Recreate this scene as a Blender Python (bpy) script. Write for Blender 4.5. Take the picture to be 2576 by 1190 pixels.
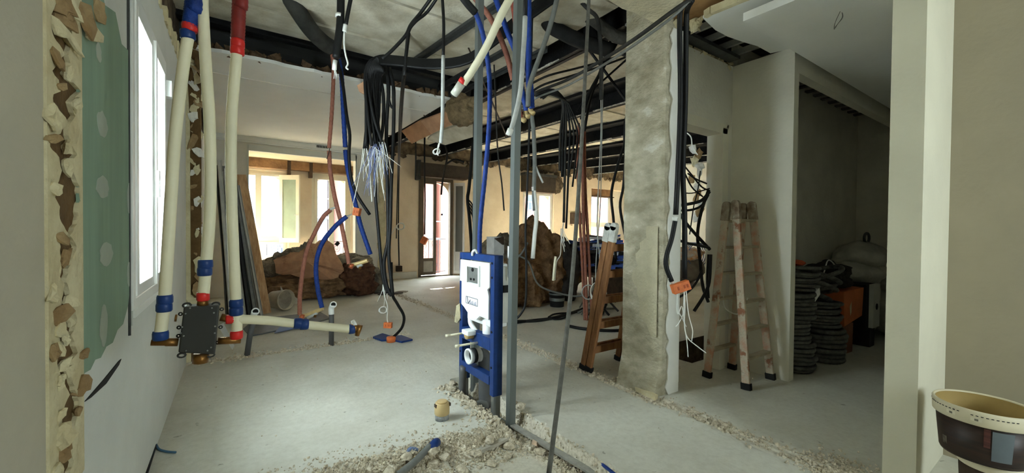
import bpy, bmesh, math, random
from mathutils import Vector, Matrix, noise, Quaternion
R = random.Random(7)
S = bpy.context.scene
COL = S.collection
for o in list(bpy.data.objects): bpy.data.objects.remove(o)

# ------------------------------------------------------------------ camera
F, W, H, HC = 1020.0, 2576, 1190, 1.26
YAW, PITCH, ROLL = math.radians(34.4), math.radians(-0.85), math.radians(0.55)
FW = Vector((math.sin(YAW)*math.cos(PITCH), math.cos(YAW)*math.cos(PITCH), math.sin(PITCH)))
R0 = Vector((math.cos(YAW), -math.sin(YAW), 0)); U0 = R0.cross(FW)
RT = R0*math.cos(ROLL)+U0*math.sin(ROLL); UP = RT.cross(FW)
C0 = Vector((0, 0, HC))
cd = bpy.data.cameras.new('camera'); cam = bpy.data.objects.new('camera', cd); COL.objects.link(cam)
m = Matrix((RT, UP, -FW)).transposed().to_4x4(); m.translation = C0; cam.matrix_world = m
cd.sensor_fit = 'HORIZONTAL'; cd.sensor_width = 36; cd.lens = 36*F/W; cd.clip_start = .02; cd.clip_end = 300
S.camera = cam
# helpers that read a sight line of the survey photograph: at a view depth, on a plane, or on the floor
def ray(px, py): return FW+RT*((px-W/2)/F)-UP*((py-H/2)/F)
def dp(px, py, d): return C0+ray(px, py)*d
def ax(px, py, x): r = ray(px, py); return C0+r*(x/r.x)
def ay(px, py, y): r = ray(px, py); return C0+r*(y/r.y)
def az(px, py, z=0): r = ray(px, py); return C0+r*((z-HC)/r.z)

# ------------------------------------------------------------------ world, sun, exposure
wd = bpy.data.worlds.new('sky'); S.world = wd; wd.use_nodes = True
bg = wd.node_tree.nodes['Background']; bg.inputs[0].default_value = (.83, .94, 1.0, 1); bg.inputs[1].default_value = 8.0
sd = bpy.data.lights.new('sun', 'SUN'); sd.energy = 60; sd.angle = .01; sd.color = (1, .9, .76)
sun = bpy.data.objects.new('sun', sd); COL.objects.link(sun)
sun.rotation_euler = Vector((-.33, -1.0, -1.02)).to_track_quat('-Z', 'Y').to_euler()
def portal(name, c, sx, sy, direction):
    l = bpy.data.lights.new(name, 'AREA'); l.shape = 'RECTANGLE'; l.size = sx; l.size_y = sy; l.cycles.is_portal = True
    o = bpy.data.objects.new(name, l); COL.objects.link(o); o.location = c
    o.rotation_euler = Vector(direction).to_track_quat('-Z', 'Z').to_euler()
S.view_settings.view_transform = 'Standard'; S.view_settings.look = 'None'
S.view_settings.exposure = 2.05; S.view_settings.gamma = 1.0; S.view_settings.use_curve_mapping = False
S.cycles.max_bounces = 10; S.cycles.diffuse_bounces = 8; S.cycles.glossy_bounces = 3; S.cycles.transparent_max_bounces = 12
S.cycles.sample_clamp_indirect = 6; S.cycles.caustics_reflective = False; S.cycles.caustics_refractive = False

# ------------------------------------------------------------------ materials
def lin(c): return tuple(((v/255)/12.92 if v/255 <= .04045 else ((v/255+.055)/1.055)**2.4) for v in c)
MATS = {}
def mat(name, c, rough=.8, scale=8, var=.12, bump=0, bscale=60, metal=0, c2=None, detail=6, stretch=None, spec=.3, c3=None, t3=.62):
    if name in MATS: return MATS[name]
    M = bpy.data.materials.new(name); M.use_nodes = True; nt = M.node_tree; N = nt.nodes; L = nt.links
    b = N['Principled BSDF']; b.inputs['Roughness'].default_value = rough; b.inputs['Metallic'].default_value = metal
    b.inputs['Specular IOR Level'].default_value = spec
    a = lin(c); e = lin(c2) if c2 else tuple(v*(1-var) for v in a); f = a if c2 else tuple(min(1, v*(1+var*.6)) for v in a)
    tc = N.new('ShaderNodeTexCoord'); mp = N.new('ShaderNodeMapping'); L.new(tc.outputs['Object'], mp.inputs[0])
    if stretch: mp.inputs['Scale'].default_value = stretch
    nz = N.new('ShaderNodeTexNoise'); nz.inputs['Scale'].default_value = scale; nz.inputs['Detail'].default_value = detail
    nz.inputs['Roughness'].default_value = .6; L.new(mp.outputs[0], nz.inputs['Vector'])
    cr = N.new('ShaderNodeValToRGB'); L.new(nz.outputs['Fac'], cr.inputs[0]); L.new(cr.outputs[0], b.inputs['Base Color'])
    cr.color_ramp.elements[0].position = .36; cr.color_ramp.elements[1].position = .64
    cr.color_ramp.elements[0].color = (*e, 1); cr.color_ramp.elements[1].color = (*f, 1)
    if c3:
        el = cr.color_ramp.elements.new(min(.99, t3+.06)); el.color = (*lin(c3), 1)
        cr.color_ramp.elements[1].position = min(cr.color_ramp.elements[1].position, t3)
    if bump:
        n2 = N.new('ShaderNodeTexNoise'); n2.inputs['Scale'].default_value = bscale; n2.inputs['Detail'].default_value = 5
        L.new(mp.outputs[0], n2.inputs['Vector'])
        bp = N.new('ShaderNodeBump'); bp.inputs['Strength'].default_value = bump; bp.inputs['Distance'].default_value = .02
        L.new(n2.outputs['Fac'], bp.inputs['Height']); L.new(bp.outputs[0], b.inputs['Normal'])
    MATS[name] = M; return M
def glass_mat(name='window glass', tint=(.97, .99, .98), refl=.06):
    M = bpy.data.materials.new(name); M.use_nodes = True; nt = M.node_tree; nt.nodes.remove(nt.nodes['Principled BSDF'])
    t = nt.nodes.new('ShaderNodeBsdfTransparent'); t.inputs[0].default_value = (*tint, 1)
    g = nt.nodes.new('ShaderNodeBsdfGlossy'); g.inputs['Roughness'].default_value = .03
    x = nt.nodes.new('ShaderNodeMixShader'); x.inputs[0].default_value = refl
    nt.links.new(t.outputs[0], x.inputs[1]); nt.links.new(g.outputs[0], x.inputs[2])
    nt.links.new(x.outputs[0], nt.nodes['Material Output'].inputs[0]); MATS[name] = M; return M
GLASS = glass_mat()

WALL = mat('grey white plaster', (226, 224, 216), .85, 3, .06, .15, 40)
WALLB = mat('pale blue white plaster', (212, 215, 211), .85, 3, .05, .12, 40)
WALLR = mat('white painted plaster', (232, 229, 216), .8, 3, .05, .12, 40)
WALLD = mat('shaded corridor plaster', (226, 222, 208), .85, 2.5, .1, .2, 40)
BEIGE = mat('beige plaster', (238, 221, 196), .85, 2, .09, .2, 30, c2=(224, 205, 178))
CREAMP = mat('cream ceiling plaster', (222, 217, 200), .9, 4, .2, .4, 25, c2=(192, 184, 162))
SUSP = mat('white ceiling board', (238, 239, 236), .85, 2, .03, .08, 30)
CONC = mat('bare concrete', (196, 189, 166), .95, 5, .3, .9, 35, c2=(156, 148, 124), c3=(214, 210, 194), t3=.6, stretch=(1, 1, 1.6))
MASON = mat('dusty masonry', (128, 112, 90), .95, 7, .35, 1, 25, c2=(72, 62, 50))
DARKV = mat('shaded void backing', (40, 37, 33), .95, 8, .4, .5, 20)  # near black colour stands in for the shade of open voids
STEEL = mat('dark beam steel', (24, 24, 24), .7, 14, .4, .4, 30)
PLW = mat('flange plaster dust', (228, 225, 215), .9, 30, .3, .8, 60, c2=(140, 136, 128))
GALV = mat('galvanised steel', (150, 154, 152), .42, 20, .15, .05, 80, metal=.75, stretch=(1, 1, .1))
GALVD = mat('dull dark steel', (84, 86, 86), .5, 12, .25, .1, 60, metal=.6)
PVCW = mat('white plastic', (238, 240, 238), .35, 4, .02, spec=.5)
CREAM = mat('cream pipe plastic', (226, 220, 192), .45, 10, .06, .05, 30)
BLUE = mat('blue plastic', (28, 58, 116), .4, 20, .15, .05, 50)
BLUED = mat('blue conduit', (22, 56, 132), .5, 30, .25, .3, 160)
RED = mat('red plastic', (206, 44, 40), .4, 20, .12)
REDD = mat('brick red conduit', (138, 66, 52), .6, 30, .25, .3, 160)
BROWNC = mat('faded red conduit', (158, 102, 84), .6, 30, .2, .3, 160)
BLACK = mat('black cable', (18, 18, 18), .55, 30, .3)
BLACKG = mat('dusty black cable', (48, 47, 44), .7, 30, .3)
GREYC = mat('grey conduit', (112, 114, 110), .5, 25, .15)
LGREY = mat('pale grey conduit', (178, 180, 176), .5, 25, .12)
WIRE = mat('white wire', (222, 222, 216), .5, 20, .05)
BRASS = mat('tarnished brass', (140, 100, 52), .4, 25, .3, .1, 60, metal=.8)
ORANGE = mat('orange plastic', (216, 116, 62), .55, 20, .15)
WOOD = mat('worn ladder wood', (158, 112, 72), .75, 7, .25, .3, 60, c2=(116, 78, 48), stretch=(3, 3, .6))
PWOOD = mat('paint splashed wood', (150, 104, 78), .8, 9, .3, .3, 60, c2=(196, 150, 124), c3=(196, 188, 168), t3=.56)
PLANK = mat('pine plank', (216, 178, 134), .7, 6, .2, .2, 50, c2=(184, 142, 100), stretch=(6, 6, .5))
RUBBER = mat('black rubber', (26, 26, 25), .8, 10, .2)
KRAFT = mat('kraft paper', (202, 158, 124), .85, 6, .2, .3, 30, c2=(176, 134, 104))
WOOL = mat('brown mineral wool', (162, 128, 94), 1, 7, .4, 1, 40, c2=(104, 80, 56), c3=(190, 160, 120))
WOOLG = mat('grey mineral wool', (156, 148, 130), 1, 8, .4, 1, 35, c2=(100, 92, 80))
GREEN = mat('green plasterboard', (134, 158, 138), .9, 3, .07, .05, 30, stretch=(6, 6, .5))
CARD = mat('brown plaster core', (104, 80, 48), .95, 10, .25, .4, 40)
CREAMT = mat('torn cream plaster', (216, 207, 172), .95, 9, .15, .5, 50, c2=(200, 187, 150))
FLAKET = mat('torn tan paper', (168, 144, 106), .95, 9, .2, .4, 50, c2=(140, 112, 76))
FILL = mat('white filler', (168, 178, 166), .9, 12, .06)
STONE = mat('crushed mortar', (218, 208, 186), .95, 40, .3, .5, 90, c2=(176, 164, 142))
BROWND = mat('dark brown wood', (74, 60, 48), .8, 9, .3, .3, 40)

# ------------------------------------------------------------------ mesh builder
OFF = {}
class MB:
    def __init__(s): s.v = []; s.f = []
    def add(s, vs, fs):
        n = len(s.v); s.v += [tuple(p) for p in vs]; s.f += [tuple(i+n for i in f) for f in fs]; return s
    def box(s, a, b):
        x0, y0, z0 = a; x1, y1, z1 = b
        return s.add([(x0, y0, z0), (x1, y0, z0), (x1, y1, z0), (x0, y1, z0), (x0, y0, z1), (x1, y0, z1), (x1, y1, z1), (x0, y1, z1)],
                     [(3, 2, 1, 0), (4, 5, 6, 7), (0, 1, 5, 4), (1, 2, 6, 5), (2, 3, 7, 6), (3, 0, 4, 7)])
    def bar(s, p, q, w, t, side=(1, 0, 0), w2=None, t2=None):
        p = Vector(p); q = Vector(q); d = (q-p).normalized(); u = Vector(side); u = (u-d*u.dot(d)).normalized(); v = d.cross(u)
        w2 = w2 or w; t2 = t2 or t; vs = []
        for c, a, b in ((p, w, t), (q, w2, t2)):
            vs += [c-u*a/2-v*b/2, c+u*a/2-v*b/2, c+u*a/2+v*b/2, c-u*a/2+v*b/2]
        return s.add(vs, [(3, 2, 1, 0), (4, 5, 6, 7), (0, 1, 5, 4), (1, 2, 6, 5), (2, 3, 7, 6), (3, 0, 4, 7)])
    def prism(s, poly, d):
        n = len(poly); d = Vector(d); vs = [Vector(p) for p in poly]+[Vector(p)+d for p in poly]
        return s.add(vs, [tuple(range(n))[::-1], tuple(range(n, 2*n))]+[(i, (i+1) % n, n+(i+1) % n, n+i) for i in range(n)])
    def tube(s, pts, r, n=8, closed=False, rib=0):
        pts = [Vector(p) for p in pts]; k = len(pts)
        T = [((pts[(i+1) % k] if closed else pts[min(i+1, k-1)])-(pts[i-1] if closed else pts[max(i-1, 0)])).normalized() for i in range(k)]
        u = T[0].orthogonal().normalized(); base = len(s.v); vs = []
        for i in range(k):
            u = (u-T[i]*u.dot(T[i])); u = u.normalized() if u.length > 1e-6 else T[i].orthogonal().normalized(); w = T[i].cross(u)
            rr = r[i] if isinstance(r, (list, tuple)) else r
            if rib and i % 2: rr *= 1-rib
            for j in range(n):
                a = 2*math.pi*j/n; vs.append(pts[i]+(u*math.cos(a)+w*math.sin(a))*rr)
        fs = []
        for i in range(k if closed else k-1):
            i2 = (i+1) % k
            for j in range(n): fs.append((i*n+j, i*n+(j+1) % n, i2*n+(j+1) % n, i2*n+j))
        if not closed: fs += [tuple(range(n))[::-1], tuple(range((k-1)*n, k*n))]
        return s.add(vs, fs)
    def lathe(s, prof, o=(0, 0, 0), axis=(0, 0, 1), n=24, cap=True):
        o = Vector(o); a = Vector(axis).normalized(); u = a.orthogonal().normalized(); w = a.cross(u); vs = []
        for r, h in prof:
            for j in range(n):
                t = 2*math.pi*j/n; vs.append(o+a*h+(u*math.cos(t)+w*math.sin(t))*r)
        fs = [(i*n+j, i*n+(j+1) % n, (i+1)*n+(j+1) % n, (i+1)*n+j) for i in range(len(prof)-1) for j in range(n)]
        if cap: fs += [tuple(range(n))[::-1], tuple(range((len(prof)-1)*n, len(prof)*n))]
        return s.add(vs, fs)
    def blob(s, c, size, amp=.2, fr=2.5, seed=0, sub=4, flat=True, rot=0):
        bm = bmesh.new(); bmesh.ops.create_icosphere(bm, subdivisions=sub, radius=1)
        c = Vector(c); sz = Vector(size); off = Vector((seed*7.3, seed*3.1, seed*1.7)); ca, sa = math.cos(rot), math.sin(rot)
        vs = []
        for v in bm.verts:
            p = v.co.copy()
            n1 = noise.fractal(p*fr+off, 1.0, 2.0, 4); n2 = noise.noise(p*fr*.5+off*2)
            q = p*(1+amp*(n1*.9+n2*.9)); q = Vector((q.x*sz.x, q.y*sz.y, q.z*sz.z))
            q = Vector((q.x*ca-q.y*sa, q.x*sa+q.y*ca, q.z))+c
            vs.append(q)
        bm.verts.index_update(); fs = [tuple(v.index for v in f.verts) for f in bm.faces]; bm.free()
        if flat:
            zmin = c.z-sz.z*.8
            vs = [Vector((v.x, v.y, max(v.z, zmin))) for v in vs]
        return s.add(vs, fs)
    def rock(s, c, r, rng):
        c = Vector(c); q = Quaternion((rng.random()-.5, rng.random()-.5, rng.random()-.5, rng.random()-.5)).normalized()
        vs = []
        for x in (-1, 1):
            for y in (-1, 1):
                for z in (-1, 1):
                    p = Vector((x*rng.uniform(.45, 1), y*rng.uniform(.4, .9), z*rng.uniform(.3, .7)))*r
                    p.rotate(q); vs.append(c+p)
        return s.add(vs, [(0, 1, 3, 2), (4, 6, 7, 5), (0, 4, 5, 1), (2, 3, 7, 6), (0, 2, 6, 4), (1, 5, 7, 3)])
    def build(s, name, mt, parent=None, smooth=False, bevel=0, origin=None, kind=None):
        me = bpy.data.meshes.new(name)
        if parent is not None: o0 = OFF[parent.name]
        elif origin is not None: o0 = Vector(origin)
        else:
            xs, ys, zs = zip(*s.v); o0 = Vector(((min(xs)+max(xs))/2, (min(ys)+max(ys))/2, min(zs)))
        me.from_pydata([tuple(Vector(p)-o0) for p in s.v], [], s.f); me.update()
        if smooth: me.polygons.foreach_set('use_smooth', [True]*len(me.polygons))
        me.materials.append(mt); o = bpy.data.objects.new(name, me); COL.objects.link(o)
        if parent is not None: o.parent = parent
        else: o.location = o0
        OFF[o.name] = o0
        if bevel:
            b = o.modifiers.new('b', 'BEVEL'); b.width = bevel; b.segments = 2; b.limit_method = 'ANGLE'
        if kind: o['kind'] = kind
        return o
def tag(o, label, cat, group=None):
    o['label'] = label; o['category'] = cat
    if group: o['group'] = group
    return o
def thing(name, loc, label, cat, group=None):
    o = bpy.data.objects.new(name, None); COL.objects.link(o); o.location = loc; OFF[o.name] = Vector(loc)
    o.empty_display_size = .05
    return tag(o, label, cat, group)
def struct(name, mb, mt, parent=None, **k):
    o = mb.build(name, mt, parent, **k)
    if parent is None: o['kind'] = 'structure'
    return o
def dup(o, parent=None):
    c = o.copy(); COL.objects.link(c)
    if parent: c.parent = parent
    for ch in list(o.children): dup(ch, c)
    return c
def spline(pts, n=6):
    pts = [Vector(p) for p in pts]
    if len(pts) < 3: return [pts[0].lerp(pts[-1], i/n) for i in range(n+1)] if len(pts) == 2 else pts
    P = [pts[0]*2-pts[1]]+pts+[pts[-1]*2-pts[-2]]; out = []
    for i in range(1, len(P)-2):
        a, b, c, d = P[i-1:i+3]
        for j in range(n):
            t = j/n
            out.append(((b*2)+(c-a)*t+(a*2-b*5+c*4-d)*t*t+(b*3-a-c*3+d)*t**3)*.5)
    return out+[pts[-1]]
def ragged(y0, y1, n, amp, rng): return [(y0+(y1-y0)*i/n, rng.uniform(-amp, amp)) for i in range(n+1)]
def box(a, b): return MB().box(a, b)
# ================================================================== STRUCTURE
ZC = 3.5     # structural ceiling
ZS = 2.82    # top of the corridor plaster
XL = -.37
# ---- floor: one height field with the broken slab, the pipe channel and the wall scars
def fr(p, s=1.0, o=4): return noise.fractal(Vector(p)*s, 1.0, 2.0, o)
def yedge(x): return 2.27-.06*(x-.9)+.035*fr((x*9, 3.3, 0))+.05*fr((x*2.5, 9, 0))
def sst(a, b, t): t = max(0, min(1, (t-a)/(b-a))); return t*t*(3-2*t)
def floor_h(x, y):
    n1 = fr((x*30, y*30, 1)); n2 = fr((x*8, y*8, 2)); rub = 0; z = .002*n2
    dr = 1.63+.012*fr((y*6, 1, 5))+.02*(y-2.2)*(y < 2.2)*-.3
    if x < dr+.03 and x < 1.75 and y < 3.1:
        t = sst(yedge(x)+.01, yedge(x)-.22, y) if x < 1.5 else 1
        slot = sst(1.44, 1.49, x)*sst(2.97, 2.9, y)
        t2 = max(t, slot if y < 3 else 0)
        t2 *= sst(dr+.015, dr-.01, x)
        d = -.095*t2
        e = max(0, 1-abs(t-.5)*2) if x < 1.5 else .3
        rough = e*.03+.01*max(slot, t if x > 1.45 else 0)
        z += d+rough*n1+e*.02*n2*1.5
        rub = max(min(1, e*1.6), .75*slot, .3*t)
    w = .06+.03*fr((0, y*3, 7))
    tr = sst(w+.05, w-.04, abs(x-2.62-.02*fr((y*1.5, 0, 8))))*(1 if (y > .55 and y < 8.3) else 0)*(1 if not (1.88 < y < 2.28 and x > 2.66) else 0)
    tr *= .35+.65*sst(-.3, .2, fr((x*3, y*3, 4)))
    tb = sst(.07, .02, abs(y-4.74-.02*fr((x*2, 0, 8))))*(1 if x < 1.75 else 0)*.8
    q = max(tr, tb); z += q*(-.012+.022*n1); rub = max(rub, q)
    return z, rub
def rng_ax(segs):
    out = []
    for a, b, st in segs:
        n = max(1, round((b-a)/st)); out += [a+(b-a)*i/n for i in range(n)]
    return out+[segs[-1][1]]
xs = rng_ax([(-.6, -.36, .24), (-.36, 2.9, .022), (2.9, 4, .2), (4, 12.8, 1.1)])
ys = rng_ax([(-2.6, 1.2, .5), (1.2, 3.1, .02), (3.1, 4.6, .06), (4.6, 4.9, .02), (4.9, 8.4, .1), (8.4, 10.6, .55)])
fb = MB(); att = []; nx = len(xs)
for y in ys:
    for x in xs:
        z, rb = floor_h(x, y); fb.v.append((x, y, z)); att.append(rb)
fb.f = [(j*nx+i, j*nx+i+1, (j+1)*nx+i+1, (j+1)*nx+i) for j in range(len(ys)-1) for i in range(nx-1)
        if not (xs[i] > 3.5 and xs[i+1] < 5.2 and 2.2 < ys[j] and ys[j+1] < 2.75)]
FLM = bpy.data.materials.new('dusty screed'); FLM.use_nodes = True
nt = FLM.node_tree; N = nt.nodes; L = nt.links; b = N['Principled BSDF']; b.inputs['Roughness'].default_value = .72
tc = N.new('ShaderNodeTexCoord'); at_ = N.new('ShaderNodeAttribute'); at_.attribute_name = 'rubble'
def nz_(sc, det=6, ro=.6):
    n = N.new('ShaderNodeTexNoise'); n.inputs['Scale'].default_value = sc; n.inputs['Detail'].default_value = det; n.inputs['Roughness'].default_value = ro
    L.new(tc.outputs['Object'], n.inputs['Vector']); return n
def ramp(src, stops):
    r = N.new('ShaderNodeValToRGB'); L.new(src, r.inputs[0]); e = r.color_ramp.elements
    while len(e) < len(stops): e.new(.5)
    for k, (p, c) in enumerate(stops): e[k].position = p; e[k].color = (*lin(c), 1)
    return r
def mixc(f, a, c, mode='MIX'):
    x = N.new('ShaderNodeMix'); x.data_type = 'RGBA'; x.blend_type = mode
    if hasattr(f, 'links'): L.new(f, x.inputs[0])
    else: x.inputs[0].default_value = f
    L.new(a, x.inputs[6]); L.new(c, x.inputs[7]); return x.outputs[2]
big = ramp(nz_(.9, 5).outputs['Fac'], [(.35, (192, 190, 178)), (.5, (206, 205, 195)), (.66, (216, 216, 206))])
fine = ramp(nz_(26, 8, .7).outputs['Fac'], [(.25, (222, 219, 212)), (.5, (242, 241, 236)), (.75, (255, 255, 252))])
spots = ramp(nz_(9, 3).outputs['Fac'], [(.27, (150, 144, 132)), (.31, (255, 255, 255))])
rubc = ramp(nz_(60, 6).outputs['Fac'], [(.33, (168, 156, 134)), (.5, (208, 198, 176)), (.68, (228, 220, 202))])
c = mixc(.7, big.outputs[0], fine.outputs[0], 'MULTIPLY'); c = mixc(.6, c, spots.outputs[0], 'MULTIPLY'); c = mixc(at_.outputs['Fac'], c, rubc.outputs[0])
L.new(c, b.inputs['Base Color'])
bp = N.new('ShaderNodeBump'); bp.inputs['Strength'].default_value = .14; bp.inputs['Distance'].default_value = .02
L.new(nz_(45, 8).outputs['Fac'], bp.inputs['Height']); L.new(bp.outputs[0], b.inputs['Normal'])
fo = fb.build('floor', FLM, origin=(0, 0, 0), kind='structure')
a_ = fo.data.attributes.new('rubble', 'FLOAT', 'POINT'); a_.data.foreach_set('value', att)
struct('floor_under', box((-.6, -2.6, -.42), (12.8, 10.6, -.3)), MASON)
pit = MB().box((3.4, 2.16, -.3), (3.5, 2.8, -.002)).box((5.1, 2.16, -.3), (5.2, 2.8, -.002)).box((3.4, 2.74, -.3), (5.2, 2.8, -.002)).box((3.4, 2.13, -.3), (5.2, 2.2, -.002))
struct('floor_pit', pit, MASON)

# ---- left wall
def jag(x, yz0, yz1, n, amp, seed):
    r = random.Random(seed); out = []
    for i in range(n+1):
        t = i/n; out.append((x, yz0[0]+(yz1[0]-yz0[0])*t+(r.uniform(-amp, amp)), yz0[1]+(yz1[1]-yz0[1])*t+(r.uniform(-amp, amp)*.6)))
    return out
wl = MB()
wl.box((-.6, 1.43, -.3), (XL-.03, 1.68, 3.0)).box((-.6, 1.68, -.3), (XL, 2.34, 2.68))
wl.box((-.6, 2.34, -.3), (XL, 3.37, .9)).box((-.6, 2.34, 2.3), (XL, 3.37, 2.62)).box((-.6, 3.37, -.3), (XL, 10.4, 2.6))
wall_left = struct('wall_left', wl, WALLB, origin=(0, 0, 0))
NEARW = mat('greige room paint', (186, 181, 164), .85, 2.5, .06, .12, 40)
struct('wall_left_near', box((-.6, -2.6, -.3), (XL, 1.43, ZC)), NEARW)
r = random.Random(4)
top = MB()
for k in range(34):
    y = 3.0+k*.06; h = r.uniform(.02, .1)
    top.box((-.5, y, 2.58), (XL+r.uniform(-.02, .015), y+.065, 2.6+h+.002*k))
top.build('broken_edge', CREAMT, wall_left, kind='stuff')
struct('wall_left_masonry', box((-.75, -2.6, 2.6), (-.45, 10.4, ZC)), MASON)
gp = [(XL+.004, y, z) for y, z in [(1.675, 2.12), (1.86, 2.13), (1.95, 2.02), (2.1, 2.06), (2.2, 1.98), (2.335, 2.0)]]+[ax(a, b2, XL+.004) for a, b2 in [(328, 720), (322, 770), (310, 815), (296, 830), (284, 862), (268, 872), (254, 900), (240, 905), (228, 930), (214, 938), (197, 962)]]
MB().prism(gp, (-.006, 0, 0)).build('plasterboard_panel', GREEN, wall_left)
for px, py, w, h in [(243, 130, 14, 46), (252, 312, 26, 64), (253, 470, 32, 54), (262, 640, 32, 62), (256, 820, 20, 100), (321, 500, 9, 80), (320, 690, 8, 60)]:
    c = ax(px, py, XL+.007); rr = random.Random(px+py); sc = c.length/1020*1.0
    e0 = ax(px-w/2, py, XL).y; e1 = ax(px+w/2, py, XL).y; t0 = ax(px, py-h/2, XL).z; t1 = ax(px, py+h/2, XL).z
    poly = [(XL+.0055, (e0+e1)/2+(e1-e0)/2*math.cos(a)*(1+rr.uniform(-.15, .15)), (t0+t1)/2+(t0-t1)/2*math.sin(a)*(1+rr.uniform(-.1, .1))) for a in [2*math.pi*i/16 for i in range(16)]]
    MB().prism(poly, (-.003, 0, 0)).build('filler_patch', FILL, wall_left)
# first torn strip, where a partition was ripped off: core, ragged cream borders, loose flakes
box((XL-.035, 1.43, -.1), (XL-.004, 1.68, 3.0)).build('torn_core', CARD, wall_left)
LE = [(146, -40), (146, 0), (127, 42), (130, 70), (133, 85), (150, 112), (163, 138), (150, 150), (132, 178), (148, 201), (153, 230), (135, 237), (134, 256), (150, 278), (165, 295), (171, 307), (153, 336), (118, 343), (122, 367), (149, 396), (156, 429), (149, 454), (139, 497), (151, 520), (151, 550), (172, 588),
      (151, 612), (151, 630), (154, 666), (151, 696), (163, 714), (156, 751), (146, 817), (151, 862), (144, 913), (151, 938), (166, 973), (176, 993), (164, 1018), (156, 1050), (154, 1079), (150, 1120), (160, 1150), (151, 1175), (155, 1230)]
RE = [(178, -40), (182, 0), (176, 60), (184, 100), (172, 140), (176, 168), (180, 184), (185, 208), (205, 230), (190, 243), (178, 258), (185, 283), (190, 292), (174, 318), (176, 353), (194, 389), (182, 404), (186, 438), (201, 470), (204, 504), (197, 524), (194, 564), (176, 592), (193, 620), (171, 676), (168, 711), (176, 741), (194, 802), (186, 832), (178, 842), (196, 887), (171, 913), (181, 953), (198, 1008), (196, 1028), (190, 1064), (186, 1094), (178, 1130), (186, 1160), (176, 1185), (182, 1230)]
def rough_edge(E, seed):
    rr = random.Random(seed); out = []
    for (a, b2), (c, d) in zip(E, E[1:]):
        n = max(1, int(abs(d-b2)/9))
        for k in range(n): t = k/n; out.append((a+(c-a)*t+(rr.uniform(-2.5, 2.5) if k else 0), b2+(d-b2)*t))
    return [ax(p[0], p[1], XL+.006) for p in out+[E[-1]]]
le = rough_edge(LE, 1); re_ = rough_edge(RE, 2)
MB().prism([(XL+.006, 1.412, le[0].z)]+[(p.x, max(p.y, 1.43), p.z) for p in le]+[(XL+.006, 1.412, le[-1].z)], (-.03, 0, 0)).build('torn_border', CREAMT, wall_left)
MB().prism(([(XL+.006, 1.682, re_[0].z)]+[(p.x, min(p.y, 1.679), p.z) for p in re_]+[(XL+.006, 1.682, re_[-1].z)])[::-1], (-.03, 0, 0)).build('torn_border', CREAMT, wall_left)
def flake(c, w, h, mt, r, parent, nrm=(1, 0, 0), tilt=.45):
    c = Vector(c); n0 = Vector(nrm).normalized(); n = (n0+Vector((r.uniform(-tilt, tilt), r.uniform(-tilt, tilt), r.uniform(-tilt, tilt)))*.8).normalized()
    u = Vector((0, 0, 1)).cross(n).normalized(); u.rotate(Quaternion(n, r.uniform(-.5, .5))); v = n.cross(u); k = r.randint(7, 11); ring = []
    for i in range(k):
        a = 2*math.pi*i/k+r.uniform(-.25, .25); s = r.uniform(.55, 1.15)
        ring.append(c+u*math.cos(a)*w*s+v*math.sin(a)*h*s+n*(r.uniform(-.14, .14)*min(w, h)))
    w = min(w, h)
    mid = [c+(p-c)*r.uniform(.35, .7)+n*w*r.uniform(.0, .2) for p in ring]
    vs = [c+n*w*r.uniform(.0, .15)]+mid+ring+[p-n*.006 for p in ring]+[c-n*.02]
    fs = [(0, 1+i, 1+(i+1) % k) for i in range(k)]+[(1+i, 1+k+i, 1+k+(i+1) % k, 1+(i+1) % k) for i in range(k)]
    fs += [(1+k+i, 1+2*k+i, 1+2*k+(i+1) % k, 1+k+(i+1) % k) for i in range(k)]+[(1+3*k, 1+2*k+(i+1) % k, 1+2*k+i) for i in range(k)]
    return MB().add(vs, fs).build('torn_flake', mt, parent)
r = random.Random(12)
for px, py, w, h, mt in [(218, 45, 44, 46, FLAKET), (165, 18, 36, 28, FLAKET), (235, 84, 34, 28, CREAMT), (172, 50, 40, 26, FLAKET), (190, 24, 24, 26, CREAMT), (185, 104, 40, 18, CREAMT), (152, 70, 24, 20, CREAMT), (250, 30, 22, 34, FLAKET),
        (150, 148, 30, 34, FLAKET), (176, 190, 12, 20, CREAMT), (158, 218, 10, 12, FLAKET), (198, 262, 24, 26, CREAMT), (139, 300, 26, 30, CREAMT), (139, 350, 22, 10, FLAKET), (178, 370, 12, 24, CREAMT), (174, 418, 14, 26, CREAMT), (143, 479, 14, 18, CREAMT), (160, 600, 18, 16, FLAKET),
        (170, 650, 10, 26, FLAKET), (141, 741, 18, 26, CREAMT), (156, 792, 26, 26, FLAKET), (186, 758, 18, 20, CREAMT), (178, 800, 14, 22, CREAMT), (156, 830, 14, 18, CREAMT), (170, 850, 12, 16, CREAMT), (158, 880, 12, 18, CREAMT), (140, 885, 12, 22, FLAKET), (166, 918, 12, 20, CREAMT), (178, 935, 12, 16, CREAMT),
        (216, 892, 22, 14, FLAKET), (212, 973, 28, 30, FLAKET), (158, 960, 10, 20, CREAMT), (160, 1046, 8, 18, CREAMT), (203, 1032, 8, 14, FLAKET), (162, 1100, 32, 30, CREAMT), (166, 1140, 20, 22, FLAKET), (150, 1182, 18, 16, CREAMT)]:
    c = ax(px, py, XL+.014)
    flake(c, w*.00155, h*.00115, mt, r, wall_left, (1, -.25, 0), .3)
# slit in the lining below the window
sl = [ax(px, py, XL+.003) for px, py in [(215, 1010), (262, 955), (300, 908), (306, 903), (300, 918), (268, 965), (230, 1000)]]
MB().prism(sl, (-.004, 0, 0)).build('slit', RUBBER, wall_left)
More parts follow.
